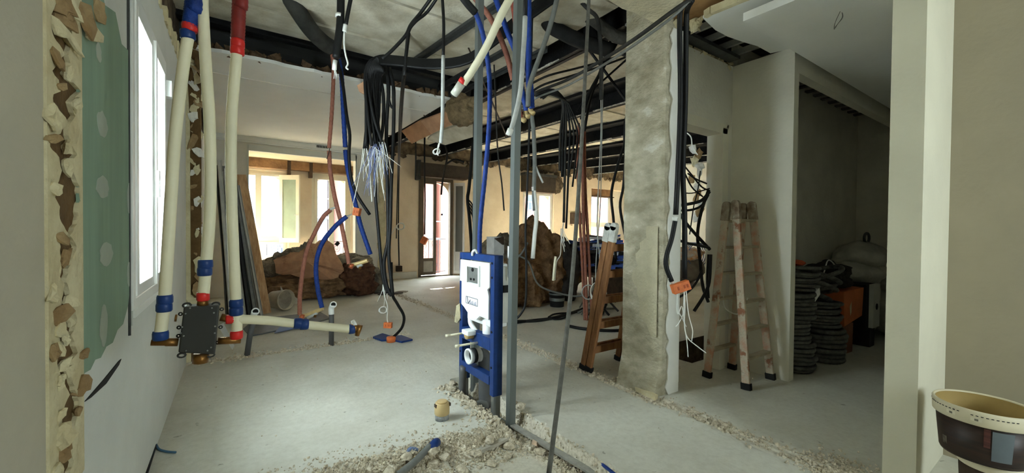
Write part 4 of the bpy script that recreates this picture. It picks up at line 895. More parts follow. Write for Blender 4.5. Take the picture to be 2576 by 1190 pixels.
MB().lathe([(.115, 0), (.13, .2), (.135, .2), (.135, .23), (.125, .23), (.125, .19), (0, .19)], (4.45, 5.15, 0), n=24, cap=False).build('body', mat('black tub', (34, 34, 34), .5, 8, .2), tb, True)
MB().lathe([(.136, .2), (.14, .205), (.136, .225)], (4.45, 5.15, 0), n=24, cap=False).build('rim', GREYC, tb, True)
MB().lathe([(.127, .1), (.129, .15)], (4.45, 5.15, 0), n=24, cap=False).build('wire_band', GALV, tb, True)
# ---- heap of blue rails on boards
bd = thing('board_table', (6.2, 5.8, 0), 'low dusty board table carrying the heap of blue rails', 'table')
box((5.5, 5.3, .40), (6.9, 6.3, .44)).build('board', mat('dusty board', (136, 120, 100), .8, 5, .2), bd)
for x, y in ((5.6, 5.4), (6.8, 5.4), (5.6, 6.2), (6.8, 6.2)): box((x-.03, y-.03, 0), (x+.03, y+.03, .4)).build('leg', BROWND, bd)
box((5.55, 5.32, .05), (6.85, 5.35, .38)).build('front_board', BROWND, bd)
r = random.Random(33); BLR = mat('blue rail paint', (70, 106, 196), .4, 8, .2); PLR = mat('pale blue rail film', (226, 233, 246), .35, 8, .15)
for k in range(64):
    a = r.gauss(.55, .45); c = Vector((6.15+r.gauss(0, .2), 5.75+r.gauss(0, .16), .47+r.random()**1.2*.68)); d = Vector((math.cos(a), -math.sin(a)*.8, r.uniform(-.22, .22))).normalized()*r.uniform(.3, .62)
    mt = BLR if r.random() < .5 else (PLR if r.random() < .7 else GALVD); w = r.uniform(.04, .07)
    m_ = MB().bar(c-d, c+d, w, .006, (0, 0, 1)).bar(c-d+Vector((0, -.015, w/2)), c+d+Vector((0, -.015, w/2)), .006, .03, (0, 0, 1))
    lb = {BLR: 'dark blue metal rail in the heap on the board table', PLR: 'pale film covered rail in the heap on the board table', GALVD: 'bare grey rail in the heap on the board table'}[mt]
    tag(m_.build('metal_rail', mt), lb, 'rail', lb.split(' in ')[0]+'s on the board table')
heap('rubble_bag', 'dark bag filling the heap under the blue rails', (6.2, 5.85, .62), (.5, .36, .22), STEEL, 55, .2, 2, cat='bag').location.z = .44
for k in range(26):
    c = Vector((11.2+r.gauss(0, .35), 9.7+r.gauss(0, .15), .1+r.random()*.75)); 
    tag(MB().rock(c, r.uniform(.1, .17), r).build('brick_rubble', mat('pinkish brick rubble', (206, 160, 130), .9, 10, .3)), 'pinkish broken brick heaped under the far right window', 'brick', 'broken bricks under the far right window')
heap('rubble_pile', 'dusty rubble mound carrying broken bricks under the far right window', (11.2, 9.7, .4), (.6, .35, .45), MASON, 60, .2, 3, cat='rubble')
# ================================================================== LADDERS
def leg(p, q, mt, parent, w=.06, t=.026):
    p = Vector(p); q = Vector(q); o = MB().bar(p+(q-p)*.03, q, t, w, (1, 0, 0)).build('leg', mt, parent, bevel=.004)
    MB().bar(p, p+(q-p)*.035, t+.012, w+.012, (1, 0, 0)).build('rubber_foot', RUBBER, o)
    e = q-(q-p).normalized()*.02; u = (q-p).normalized()
    MB().bar(q-u*.13, q, t+.008, w+.006, (1, 0, 0)).lathe([(w/2+.003, -t/2-.004), (w/2+.003, t/2+.004)], q, (1, 0, 0), 16).build('hinge_plate', mat('scuffed hinge plate', (168, 158, 140), .8, 14, .25, .3, 60, c2=(118, 96, 76), c3=(206, 202, 190)) if mt != WOOD else mat('pale hinge plate', (190, 190, 182), .7, 14, .25), o)
    return o
ld = thing('step_ladder', (3.6, 1.76, 0), 'open paint splashed wooden stepladder against the white corridor wall', 'ladder')
Lg = {}
for nm, f, t_ in (('al', (3.39, 1.93, 0), (3.45, 1.815, 1.49)), ('bl', (3.39, 1.60, 0), (3.45, 1.742, 1.50)), ('ar', (3.79, 1.92, 0), (3.725, 1.815, 1.49)), ('br', (3.81, 1.60, 0), (3.725, 1.742, 1.50))):
    Lg[nm] = (Vector(f), Vector(t_)); leg(f, t_, PWOOD, ld)
STEPW = mat('dusty step wood', (172, 160, 136), .8, 8, .2, .3, 50)
for s_ in 'ab':
    for k in range(6):
        z = .24+.225*k; t = z/1.5; a = Lg[s_+'l'][0].lerp(Lg[s_+'l'][1], t); b2 = Lg[s_+'r'][0].lerp(Lg[s_+'r'][1], t); MB().bar(a, b2, .058, .02, (0, 1, 0)).build('step', STEPW, ld, bevel=.002)
MB().tube(spline([(3.5, 1.86, .72), (3.51, 1.84, .6), (3.5, 1.72, .58), (3.51, 1.66, .72)]), .005, 6).build('spreader_cord', WIRE, ld, True)
l2 = thing('step_ladder', (2.9, 2.6, 0), 'folded brown wooden stepladder leaning behind the concrete pillar', 'ladder')
L2 = {}
for nm, f, t_ in (('al', (2.63, 2.60, 0), (2.63, 2.32, 1.30)), ('bl', (2.63, 2.67, 0), (2.63, 2.385, 1.30)), ('ar', (3.10, 2.60, 0), (3.0, 2.32, 1.30)), ('br', (3.10, 2.67, 0), (3.0, 2.385, 1.30))):
    L2[nm] = (Vector(f), Vector(t_)); leg(f, t_, WOOD, l2, .06, .03)
for s_ in 'ab':
    for k in range(5):
        t = (.2+.23*k)/1.3; a = L2[s_+'l'][0].lerp(L2[s_+'l'][1], t); b2 = L2[s_+'r'][0].lerp(L2[s_+'r'][1], t); MB().bar(a, b2, .03, .06, (0, 1, 0)).build('step', WOOD, l2, bevel=.002)
# ================================================================== ALCOVE STORE
def coil(name, label, c, Rr, n, rr, seed, tilt=(0, 0), group=None, cat='hose coil'):
    t = thing(name, c, label, cat, group); rg = random.Random(seed); me = None
    CB = mat('corrugated black conduit', (66, 66, 62), .5, 20, .3, c2=(104, 104, 98))
    m_ = MB(); k = 72; m_.tube([(Rr*math.cos(2*math.pi*i/k), Rr*math.sin(2*math.pi*i/k), 0) for i in range(k)], rr, 10, True, rib=.1)
    for i in range(n):
        if me is None:
            o = m_.build('loop', CB, None, True, origin=(0, 0, 0)); me = o
        else:
            o = me.copy(); COL.objects.link(o)
        o.parent = t; s_ = rg.uniform(.88, 1.06); o.scale = (s_, s_, 1); o.rotation_euler = (tilt[0]+rg.uniform(-.04, .04), tilt[1]+rg.uniform(-.04, .04), rg.uniform(0, 6))
        o.location = (rg.uniform(-.012, .012)+tilt[1]*i*rr*1.5, rg.uniform(-.012, .012)-tilt[0]*i*rr*1.5, rr+i*rr*1.72)
    return t
coil('hose_coil', 'bottom black conduit coil of the left stack in the alcove', (4.27, 1.62, 0), .165, 7, .022, 1)
coil('hose_coil', 'second black conduit coil of the left stack in the alcove', (4.24, 1.63, .27), .14, 6, .02, 2)
coil('hose_coil', 'third black conduit coil of the left stack, wider than the one below', (4.28, 1.63, .48), .17, 6, .023, 3)
coil('hose_coil', 'top thin black cable coil of the left stack in the alcove', (4.30, 1.63, .73), .17, 8, .016, 4, (.06, .06))
tag(MB().blob((4.27, 1.62, .985), (.1, .08, .03), .3, 2, 3, 3, False).build('orange_bag', mat('dull orange bag', (190, 84, 50), .7)), 'small orange bag lying on the left coil stack', 'bag')
tag(MB().prism([(4.42, 1.5, .62), (4.46, 1.47, .70), (4.47, 1.48, .76), (4.44, 1.5, .72)], (.01, .03, 0)).build('white_tag', PVCW), 'white paper tag tucked between the coil stacks', 'tag')
coil('hose_coil', 'bottom wide black conduit coil of the right stack in the alcove', (4.87, 1.6, 0), .19, 7, .027, 5)
coil('hose_coil', 'strapped black conduit coil on top of the wide coil in the right stack', (4.85, 1.62, .34), .18, 8, .018, 6)
coil('hose_coil', 'tilted black conduit coil on top of the right stack', (4.82, 1.66, .62), .16, 7, .022, 7, (.35, .2))
ob = thing('orange_carton', (5.35, 1.62, .22), 'torn orange carton behind the right coil stack', 'carton')
MB().prism([(5.2, 1.5, .30), (5.58, 1.46, .38), (5.62, 1.46, .68), (5.16, 1.5, .66)], (.05, .25, 0)).build('carton_body', mat('orange carton', (206, 116, 70), .8, 6, .15), ob)
MB().prism([(5.18, 1.52, .0), (5.45, 1.5, .0), (5.46, 1.5, .31), (5.18, 1.52, .31)], (.05, .22, 0)).build('carton_base', mat('brown carton', (130, 84, 60), .8, 6, .15), ob)
MB().prism([(5.3, 1.485, .5), (5.36, 1.482, .58), (5.38, 1.482, .5), (5.32, 1.485, .4)], (0, .004, 0)).build('torn_paper', CREAMT, ob)
wb = thing('heater_panel', (5.85, 1.5, .05), 'grey white electric panel with round hole standing in the alcove', 'panel')
box((5.8, 1.42, .22), (6.02, 1.46, .70)).build('front', mat('grey white enamel', (206, 206, 196), .6, 6, .1), wb)
box((5.7, 1.46, .2), (6.02, 1.75, .70)).build('case', RUBBER, wb); MB().lathe([(.035, 0), (.035, .004)], (5.91, 1.42, .45), (0, -1, 0), 16).build('hole', RUBBER, wb)
box((5.82, 1.45, 0), (5.98, 1.7, .2)).build('stand', RUBBER, wb)
GB = mat('dusty grey sack', (186, 184, 172), .95, 5, .2, .4, 20)
for lb, c, s_, sd_ in (('upper dusty grey sack heaped in the alcove corner', (6.35, 1.7, .98), (.36, .25, .17), 3), ('middle dusty grey sack in the alcove heap', (6.3, 1.72, .78), (.4, .27, .17), 5), ('lower dark sack carrying the alcove heap', (6.35, 1.74, .4), (.42, .25, .42), 7), ('grey sack leaning at the right of the alcove heap', (6.75, 1.45, .3), (.3, .28, .32), 9), ('pale sack on the floor right of the alcove heap', (6.8, 1.4, .68), (.26, .28, .16), 11)):
    tag(MB().blob(c, s_, .18, 1.6, sd_, 4, True).build('sack', GB, smooth=True), lb, 'sack')
tag(MB().tube([(6.3+.09*math.cos(a), 1.62, 1.21+.06*math.sin(a)) for a in [2*math.pi*i/20 for i in range(20)]], .014, 8, True).build('hose_loop', GALVD, smooth=True), 'small grey hose loop on top of the sacks', 'hose')
tag(MB().blob((5.3, 1.68, .8), (.3, .2, .14), .3, 2.2, 13, 4).build('dark_rag', mat('dark cloth', (50, 46, 40), .95, 8, .3)), 'dark rag heap above the orange carton', 'rag')
tag(MB().tube(spline([(5.0, 1.62, .86), (5.1, 1.62, .98), (5.22, 1.6, .93), (5.32, 1.6, .82)]), .006, 6).build('white_strap', WIRE, smooth=True), 'thin pale strap arching over the tilted coil', 'strap')
for k in range(60):
    pass
# ================================================================== BUCKET
bc = Vector((2.70, .285, .30))
bkt = thing('bucket', bc, 'open round plaster bucket with white rim and dark printed label at the lower right corner', 'bucket')
BKW = mat('bucket white plastic', (214, 204, 176), .5, 6, .06)
MB().lathe([(0, .0), (.128, 0), (.132, .01), (.146, .175), (.143, .175), (.126, .012), (0, .01)], bc, n=48, cap=False).build('body', mat('dark bucket print', (58, 40, 32), .45, 5, .3, c2=(36, 28, 24), stretch=(1, 1, 9)), bkt, True)
rim = MB().lathe([(.146, .165), (.152, .165), (.156, .17), (.158, .222), (.154, .228), (.148, .226), (.146, .215), (.143, .17)], bc, n=48, cap=False).build('rim', BKW, bkt, True)
MB().lathe([(.1455, .222), (.1285, .014), (0, .012)], bc, n=48, cap=False).build('inside', mat('yellowed bucket inside', (166, 140, 84), .7, 5, .15), bkt, True)
dm = MB(); 
for k in range(70):
    a = 2*math.pi*k/70
    if k % 12 in (8, 9): continue
    u = Vector((math.cos(a), math.sin(a), 0)); dm.bar(bc+u*.1575+Vector((0, 0, .208)), bc+u*.1585+Vector((0, 0, .208)), .0075, .0032, u.cross(Vector((0, 0, 1))))
dm.build('rim_slot', RUBBER, rim)
def patch(a0, a1, z0, z1, r0, r1, name, mt, parent, n=10):
    vs = []; fs = []
    for i in range(n+1):
        a = a0+(a1-a0)*i/n
        for z, rr in ((z0, r0), (z1, r1)): vs.append(bc+Vector((rr*math.cos(a), rr*math.sin(a), z)))
    for i in range(n): fs.append((2*i, 2*i+2, 2*i+3, 2*i+1))
    return MB().add(vs, fs).build(name, mt, parent)
va = math.atan2(-bc.y, -bc.x)
def rad(z): return .133+(z-.01)*.0848
patch(va+.18, va+.62, .03, .155, rad(.03)+.0012, rad(.155)+.0012, 'grey_label', mat('grey blue label', (100, 108, 112), .5, 4, .12), bkt)
patch(va+.02, va+.15, .08, .16, rad(.08)+.001, rad(.16)+.001, 'red_print', mat('dull red print', (86, 50, 44), .5, 9, .4, stretch=(1, 1, 12)), bkt)
patch(va-1.0, va-.84, .035, .07, rad(.035)+.001, rad(.07)+.001, 'small_print', mat('pale print', (120, 112, 98), .5, 40, .5, c2=(40, 30, 26)), bkt)
for a in (va-.62, va-.12):
    patch(a-.1, a+.1, .185, .2, .1582, .1586, 'rim_tab', mat('rim tab', (226, 218, 194), .5), rim, 4); patch(a-.03, a+.04, .187, .196, .1587, .159, 'tab_notch', mat('tab notch', (120, 114, 100), .6), rim, 3)
tub = thing('bucket_stand', (2.72, .27, -.09), 'dark lower tub with white edge carrying the open bucket', 'tub')
MB().lathe([(.085, -.09), (.1, .26), (.0, .26)], (2.73, .26, 0), n=32, cap=False).build('body', BROWND, tub, True)
MB().lathe([(.1, .25), (.106, .255), (.106, .297), (0, .299)], (2.73, .26, 0), n=32, cap=False).build('lid', BKW, tub, True)
# ---- big roll seen through the doorway
rl = thing('rubble_sack', (9.3, 5.9, 0), 'big dusty rolled sack on the floor seen through the doorway', 'sack')
MB().blob((9.3, 5.9, .33), (.55, .4, .36), .12, 1.8, 3, 4).build('sack_body', mat('grey dusty sack', (112, 106, 96), .9, 6, .2), rl, True)
MB().blob((9.15, 5.75, .72), (.4, .3, .18), .25, 2.4, 5, 4, False).build('orange_film', mat('orange shiny film', (206, 150, 96), .3, 6, .4, c2=(196, 206, 214)), rl, True)
tb_ = MB()
for k in range(5): tb_.tube([Vector((9.35+.42*math.cos(a), 5.8-.05*k, .7+.3*math.sin(a))) for a in [2*math.pi*i/24 for i in range(24)]], .012, 6, True)
tb_.build('blue_wrap', mat('blue grey wrap', (96, 116, 160), .5), rl, True)
# ================================================================== HANGING CABLES AND CONDUITS
def cable(label, mt, w, pts, d=3.8, top=True, name='cable', n=5, rib=0, parent=None, sides=7, cat='cable', group=None):
    P = [dp(p[0], p[1], p[2] if len(p) > 2 else d) for p in pts]
    dd = pts[0][2] if len(pts[0]) > 2 else d
    if top:
        a = P[0]; zt = 3.3 if (a.x < 2.85 and a.y < 4.93) else ZC; v = (a-P[1]).normalized()
        if a.z < zt-.02: P = [a+v*((zt-a.z)/v.z) if v.z > .45 else Vector((a.x+v.x*.05, a.y+v.y*.05, zt))]+P
    rr = w/2*dd/1020
    m_ = MB().tube(spline(P, n*3 if rib else n), rr, sides, rib=rib)
    o = m_.build(name, mt, parent, True)
    if parent is None: tag(o, label, cat, group)
    return o
def curl(o, c, d, r, n=2, w=2.2, mt=WIRE, seed=0, name='wire_end', drop=0):
    rg = random.Random(seed); pts = []
    for i in range(n*10): a = .63*i; q = r*(.75+.25*math.sin(i*.7+seed)); pts.append(dp(c[0]+q*math.cos(a), c[1]+q*.8*math.sin(a)+drop*i/(n*10), d+.02*math.sin(i)))
    return MB().tube(pts, w/2*d/1020, 5).build(name, mt, o, True)
def wires(o, c, d, k, ln, spread, seed=0, mt=WIRE, w=1.6, name='wire_end'):
    rg = random.Random(seed); out = None
    for i in range(k):
        x = c[0]+rg.uniform(-1, 1)*spread*.35; e = x+rg.gauss(0, spread); l_ = ln*rg.uniform(.5, 1)
        out = MB().tube(spline([dp(x, c[1], d), dp(x*.6+e*.4+rg.uniform(-4, 4), c[1]+l_*.4, d), dp(e, c[1]+l_, d+rg.uniform(-.05, .05))], 4), w/2*d/1020, 5).build(name, mt, o, True)
    return out
def knob(o, px, py, d, sz, mt, name, ln=None):
    c = dp(px, py, d); s_ = sz*d/1020; l_ = (ln or sz)*d/1020; return MB().lathe([(s_*.8, -l_), (s_, -l_*.6), (s_, l_*.6), (s_*.8, l_)], c, (0, 0, 1), 10).build(name, mt, o, True)
def obox(name, px, py, d, w, h, rot, label, parent=None):
    c = dp(px, py, d); u = RT*math.cos(rot)-UP*math.sin(rot); v = RT*math.sin(rot)+UP*math.cos(rot); s_ = d/1020
    a = c-u*w/2*s_; b2 = c+u*w/2*s_; o = MB().bar(a, b2, h*s_, h*.8*s_, v).build(name, ORANGE, parent, bevel=.004)
    if parent is None: tag(o, label, 'junction box')
    md = MB()
    for k in (-.25, .1, .3): md.bar(a.lerp(b2, .5+k)-FW*h*.42*s_, a.lerp(b2, .5+k+.08)-FW*h*.42*s_, h*.35*s_, .004, v)
    md.build('knockout', mat('darker orange', (176, 84, 44), .6), o); return o
# left: thick duct that splits in red and blue, black pair
cable('thick dusty black duct hanging from the ceiling before the dark beam', mat('dusty black duct', (56, 56, 52), .8, 8, .4, .4, 30), 44, [(722, -20, 3.6), (745, 20, 3.7), (782, 75, 3.9), (812, 105, 4.1), (834, 120, 4.2)], name='duct', n=8, sides=12)
cable('faded red conduit hanging from the thick black duct, upper length', BROWNC, 10, [(826, 108), (836, 140), (839, 190), (835, 280), (828, 372)], 4.3, False, 'conduit', rib=.08)
c = cable('faded red conduit hanging down to the left heap', BROWNC, 11, [(828, 380), (831, 430), (840, 485), (848, 520), (858, 560), (868, 610), (878, 664)], 4.35, False, 'conduit', rib=.08)
MB().tube([dp(829, 372, 4.3), dp(828, 382, 4.3), dp(822, 400, 4.3)], .004, 5).build('bare_wire', RUBBER, c)
cable('faded red conduit bowed down to the slate panel', BROWNC, 11, [(832, 528), (812, 548), (790, 590), (772, 630), (762, 680), (755, 740), (754, 792)], 4.35, False, 'conduit', rib=.08)
MB().tube(spline([dp(848, 522, 4.35), dp(836, 524, 4.35), dp(828, 530, 4.35)]), .012, 8).build('grey_joint', LGREY, c, True)
cable('blue conduit hanging from the thick black duct, upper length', BLUED, 12, [(838, 115), (852, 150), (860, 200), (864, 280), (869, 370)], 4.25, False, 'conduit', rib=.08)
c = cable('blue conduit hanging down to the scarred pier', BLUED, 12, [(869, 378), (874, 420), (884, 470), (896, 520), (908, 570), (932, 640)], 4.3, False, 'conduit', rib=.08)
obox('orange_joint', 898, 533, 4.28, 16, 20, .2, '', c)
cable('blue conduit bowed down to the slate panel', BLUED, 12, [(872, 545), (845, 568), (815, 605), (800, 640), (795, 680), (800, 730), (810, 774)], 4.3, False, 'conduit', rib=.08)
MB().tube([dp(897, 532, 4.3), dp(872, 546, 4.3)], .007, 8).build('pale_joint', LGREY, c, True)
for lb, pts in (('brass manifold bar at the ends of the bowed red and blue conduits', [(756, 796), (780, 790), (812, 776)]), ('brass manifold bar at the end of the red conduit on the left heap', [(880, 668), (905, 662), (925, 655)])):
    d = 4.3; o = tag(MB().tube([dp(*p, d) for p in pts], .022, 10).build('manifold', mat('cream brass', (206, 182, 130), .4, 9, .2, metal=.3)), lb, 'manifold')
    MB().tube([dp(pts[0][0], pts[0][1], d-.03), dp(pts[0][0]+8, pts[0][1]+3, d-.03)], .028, 8).build('copper_nut', mat('copper', (196, 110, 76), .35, metal=.8), o, True)
    MB().tube([dp(pts[1][0]-6, pts[1][1]+9, d), dp(pts[2][0]-14, pts[2][1]+10, d)], .02, 8).build('lower_bar', LGREY, o, True)
    MB().tube([dp(pts[2][0]-18, pts[2][1]+6, d), dp(pts[2][0]-20, pts[2][1]+22, d)], .016, 8).build('brass_outlet', BRASS, o, True)
c = cable('thick black cable with white tape band left of the big bunch', BLACK, 19, [(858, -10), (856, 60), (850, 110), (846, 145)], 3.3, True)
MB().tube([dp(855, 36, 3.3), dp(854, 44, 3.3)], .034, 10).build('tape_band', WIRE, c, True); knob(c, 846, 128, 3.3, 6, WIRE, 'tape_band'); 
o = MB().tube([dp(843, 152, 3.3), dp(841, 176, 3.3)], .018, 8).build('white_sleeve', WIRE, c, True); wires(c, (840, 176), 3.3, 3, 34, 8, 2)
c = cable('black cable ending in a white sleeve and bent white wires', BLACK, 10, [(884, -10), (876, 30), (870, 62)], 3.3)
MB().tube(spline([dp(869, 62, 3.3), dp(866, 80, 3.3)]), .017, 8).build('white_sleeve', WIRE, c, True)
MB().tube(spline([dp(866, 80, 3.3), dp(866, 115, 3.3), dp(870, 140, 3.3), dp(875, 160, 3.3), dp(871, 170, 3.3), dp(876, 175, 3.3)]), .007, 6).build('wire_end', WIRE, c, True)
cable('black cable running down beside the blue conduit to a blunt end', BLACK, 8, [(848, 150), (862, 210), (872, 290), (880, 340), (878, 390), (883, 445), (898, 490), (930, 540)], 4.2, False)
# big bunch
r = random.Random(50)
for k in range(13):
    ex = 908+r.uniform(0, 54); ey = 378-abs(ex-938)*.3+r.uniform(-16, 6); ho = 146+k*1.6; bx = 918+k*3.2
    c = cable('black cable of the big bunch looped over and cut off short', BLACK, 9, [(1262, 72+k*2.2, 3.5), (1180, 138+k*1.6, 3.6), (1090, ho+6, 3.7), (1000, ho-2, 3.75), (955, ho-4, 3.8), (bx+8, ho+14, 3.8), (bx, 200, 3.8+.01*k), (ex*.4+bx*.6, 290, 3.8+.012*k), (ex, ey, 3.8+.012*k)], 3.8, True, n=4, sides=6, group='black cables of the big hanging bunch')
    if k % 2 == 0: wires(c, (ex, ey), 3.82, 6, 110+r.uniform(-30, 40), 22, k, WIRE if k % 6 else mat('blue core wire', (120, 130, 172), .5), 1.15)
tag(MB().prism([dp(898, 215, 3.95), dp(915, 204, 3.95), dp(922, 225, 3.95), dp(915, 236, 3.95), dp(903, 230, 3.95)], (.02, .03, 0)).build('card_scrap', KRAFT), 'small brown card scrap stuck behind the big black bunch', 'scrap')
# second bunch behind it
for lb, w, pts in [('black cable of the second bunch hanging straight to the floor tangle', 9, [(968, 165), (978, 215), (972, 330), (975, 480), (976, 600), (966, 660), (972, 715), (985, 745)]),
        ('black cable of the second bunch ending just above the floor', 9, [(980, 170), (990, 225), (990, 330), (984, 470), (982, 560), (978, 640), (984, 700), (988, 742)]),
        ('black cable of the second bunch bowed left at window height', 8, [(955, 180), (965, 250), (962, 330), (945, 410), (944, 480), (952, 580), (962, 690), (975, 738)]),
        ('black cable looped back upwards behind the big bunch', 6, [(985, 190), (992, 225), (991, 260), (985, 270), (976, 240), (974, 190)])]:
    cable(lb, BLACK, w, pts, 3.95, False)
c = cable('black cable swinging down to the orange box on the blue floor strip', BLACK, 8, [(984, 660, 3.97), (986, 735, 4.0), (1000, 765, 4.2), (1016, 795, 4.35), (1012, 822, 4.5), (998, 840, 4.55), (986, 850, 4.58)], 4.3, False)
c = cable('white wires hanging from the second bunch to an orange box', WIRE, 2.5, [(964, 700), (966, 740), (975, 770), (974, 800), (976, 812)], 4.2, False, 'wires'); curl(c, (962, 778), 4.2, 13, 2); wires(c, (966, 715), 4.2, 5, 60, 8, 5)
obox('junction_box', 976, 818, 4.2, 20, 14, .05, 'small orange junction box hanging just above the floor')
c = thing('floor_box', az(985, 858), 'orange box set in a blue strip on the floor scar', 'junction box')
q = [az(a, b2) for a, b2 in [(938, 852), (962, 843), (985, 850), (1010, 848), (1038, 858), (1010, 864), (985, 858), (960, 860)]]
MB().prism([(p.x, p.y, .004) for p in q], (0, 0, .02)).build('blue_strip', BLUE, c); e = az(984, 860); MB().lathe([(.05, .0), (.05, .055), (.03, .06)], e, n=12).build('orange_cap', ORANGE, c, True)
c = cable('dark cable pair hanging down the beige wall to a brown box', BLACKG, 8, [(1028, 90, 4.2), (1018, 180, 4.5), (1010, 290, 5.5), (1004, 420, 8.8), (1002, 560, 9.6), (1004, 668, 9.7)], 4.2, True)
cable('second dark cable beside the pair on the beige wall', BLACKG, 6, [(1022, 120, 4.3), (1010, 230, 4.6), (1004, 330, 6), (1000, 470, 9.6), (997, 600, 9.7)], 4.2, True)
e = ay(1004, 676, 10.14); tag(box((e.x-.07, 10.1, e.z-.07), (e.x+.07, 10.2, e.z+.07)).build('wall_box', BROWND), 'small dark brown electric box on the beige wall left of the french door', 'junction box')
c = thing('wire_curl', ay(1000, 575, 10.0), 'cream wire curl hanging on the beige wall', 'wire'); curl(c, (1006, 568), 9.2, 13, 2, 2.5); MB().tube(spline([dp(995, 572, 9.2), dp(980, 600, 9.2), dp(984, 625, 9.2)]), .01, 5).build('tail', WIRE, c, True)
cable('black cable rising from the big bunch to the ceiling, upper strand', BLACK, 9, [(1092, -15, 3.4), (1060, 30), (1034, 62), (1020, 90), (985, 128), (962, 148)], 3.5, True)
cable('black cable rising from the big bunch to the ceiling, lower strand', BLACK, 8, [(1106, -15, 3.4), (1075, 30), (1045, 55), (1028, 80), (1022, 130), (1018, 190)], 3.5, True)
c = cable('black cable running into a long white conduit left of the studs', BLACK, 8, [(1112, -15), (1116, 60), (1115, 140)], 3.2, True)
MB().tube(spline([dp(1115, 140, 3.2), dp(1114, 220, 3.2), dp(1113, 300, 3.2), dp(1109, 360, 3.2)]), .0145, 10).build('white_conduit', LGREY, c, True); curl(c, (1097, 380), 3.2, 11, 2, 3); wires(c, (1107, 360), 3.2, 2, 34, 8, 3, w=3)
# french door cables
cable('black cable hanging before the left leaf of the french door', BLACK, 4, [(1068, 340), (1068, 420), (1069, 500), (1068, 590)], 8.6, True); obox('junction_box', 1067, 605, 8.6, 14, 18, .5, 'orange junction box dangling at the left leaf of the french door')
cable('dark cable looping above the french door', BLACKG, 5, [(1105, 345), (1122, 372), (1124, 400), (1118, 430), (1112, 465), (1110, 490)], 8.6, True)
cable('dark cable arching to the right above the french door', BLACKG, 5, [(1124, 412), (1140, 402), (1155, 403), (1168, 408)], 8.6, False)
c = cable('black cable bundle on the wall right of the french door', BLACK, 9, [(1190, 360, 7), (1180, 470, 7.2), (1176, 500, 7.2), (1180, 540, 7.2), (1186, 620, 7.2), (1186, 640, 7.2)], 7.2, True); 
for k in range(4): MB().tube(spline([dp(1176, 500+k*6, 7.2), dp(1188, 515+k*9, 7.2), dp(1190, 540+k*6, 7.2)]), .012, 6).build('loop', BLACK, c, True)
cable('thin dark cable left of the French door frame', BLACKG, 4, [(1045, 330), (1046, 400), (1045, 452)], 8.4, True)
# round the two studs
c = cable('cream pipe hanging slantwise with a clear cut end', CREAM, 21, [(1292, -20, 2.3), (1262, 35, 2.35), (1225, 115, 2.45), (1188, 178, 2.52), (1166, 210, 2.56)], 2.4, True, 'water_pipe', sides=12, cat='pipe')
MB().tube([dp(1168, 199, 2.55), dp(1162, 209, 2.56)], .028, 12).build('red_band', RED, c, True); MB().tube([dp(1162, 209, 2.56), dp(1142, 238, 2.6)], [.027, .026], 12).build('clear_end', mat('clear plastic', (190, 190, 178), .2, spec=.6), c, True)
MB().tube([dp(1142.6, 237, 2.6), dp(1140, 241, 2.605)], .022, 12).build('bore', BLACKG, c)
c = cable('black sheath turning into a blue conduit that ends at the toilet frame', BLUED, 14, [(1196, 32, 2.75), (1214, 85, 2.8), (1228, 165, 2.9), (1232, 240, 2.95), (1229, 330, 3), (1220, 440, 3.05), (1208, 560, 3.08), (1206, 642, 3.1)], 2.9, False, 'conduit', rib=.08)
P = [dp(1196, 32, 2.75), dp(1175, 8, 2.7), dp(1150, -25, 2.65), dp(1120, -60, 2.6)]; P.append(Vector((P[-1].x, P[-1].y, ZC))); MB().tube(spline(P), .026, 10).build('black_sheath', BLACK, c, True)
cable('brick red conduit crossing behind the nearest stud', BROWNC, 15, [(1206, 10), (1230, 40), (1252, 80), (1268, 120), (1278, 150), (1290, 200)], 3.4, True, 'conduit', rib=.08)
cable('brick red conduit ending in a brass elbow right of the nearest stud', REDD, 12, [(1300, 90), (1308, 150), (1304, 200), (1302, 240), (1310, 296)], 3.2, True, 'conduit', rib=.08)
cable('blue conduit coming from the left behind the nearest stud', BLUED, 15, [(1244, -10), (1262, 40), (1276, 80), (1296, 130), (1306, 190), (1316, 240), (1325, 278)], 3.3, True, 'conduit', rib=.08)
c = cable('blue conduit hanging right of the nearest stud to a brass elbow', BLUED, 15, [(1300, -10), (1306, 50), (1318, 110), (1324, 160), (1334, 210), (1338, 270)], 3.25, True, 'conduit', rib=.08)
cable('short blue conduit stub with an end cap beside the brass elbows', BLUED, 15, [(1330, 160), (1330, 210), (1336, 255), (1338, 272)], 3.15, True, 'conduit', rib=.08)
o = thing('brass_elbow', dp(1325, 300, 3.22), 'pair of brass elbows closing the red and blue conduits', 'elbow')
for px, py in ((1312, 298), (1322, 288), (1334, 280)): MB().tube(spline([dp(px, py-8, 3.22), dp(px+1, py, 3.22), dp(px+8, py+6, 3.2)]), .02, 10).build('elbow', mat('cream brass', (206, 182, 130)), o, True)
c = cable('grey white conduit hanging over the nearest stud to a white tip', LGREY, 13, [(1321, 42), (1319, 90), (1315, 150), (1310, 220), (1300, 275), (1286, 325)], 2.6, False, 'conduit')
MB().tube([dp(1285, 325, 2.6), dp(1279, 340, 2.6)], .02, 10).build('white_tip', WIRE, c, True); MB().tube([dp(1321, 42, 2.6), dp(1322, -20, 2.6), dp(1323, -200, 2.6), Vector((dp(1323, -200, 2.6).x, dp(1323, -200, 2.6).y, ZC))], .015, 8).build('black_cable', BLACK, c, True)
cable('dusty grey conduit slanting down right of the grey white conduit', GREYC, 13, [(1404, -15, 3.1), (1385, 60), (1362, 130), (1340, 190), (1330, 225), (1328, 268)], 3.1, True, 'conduit')
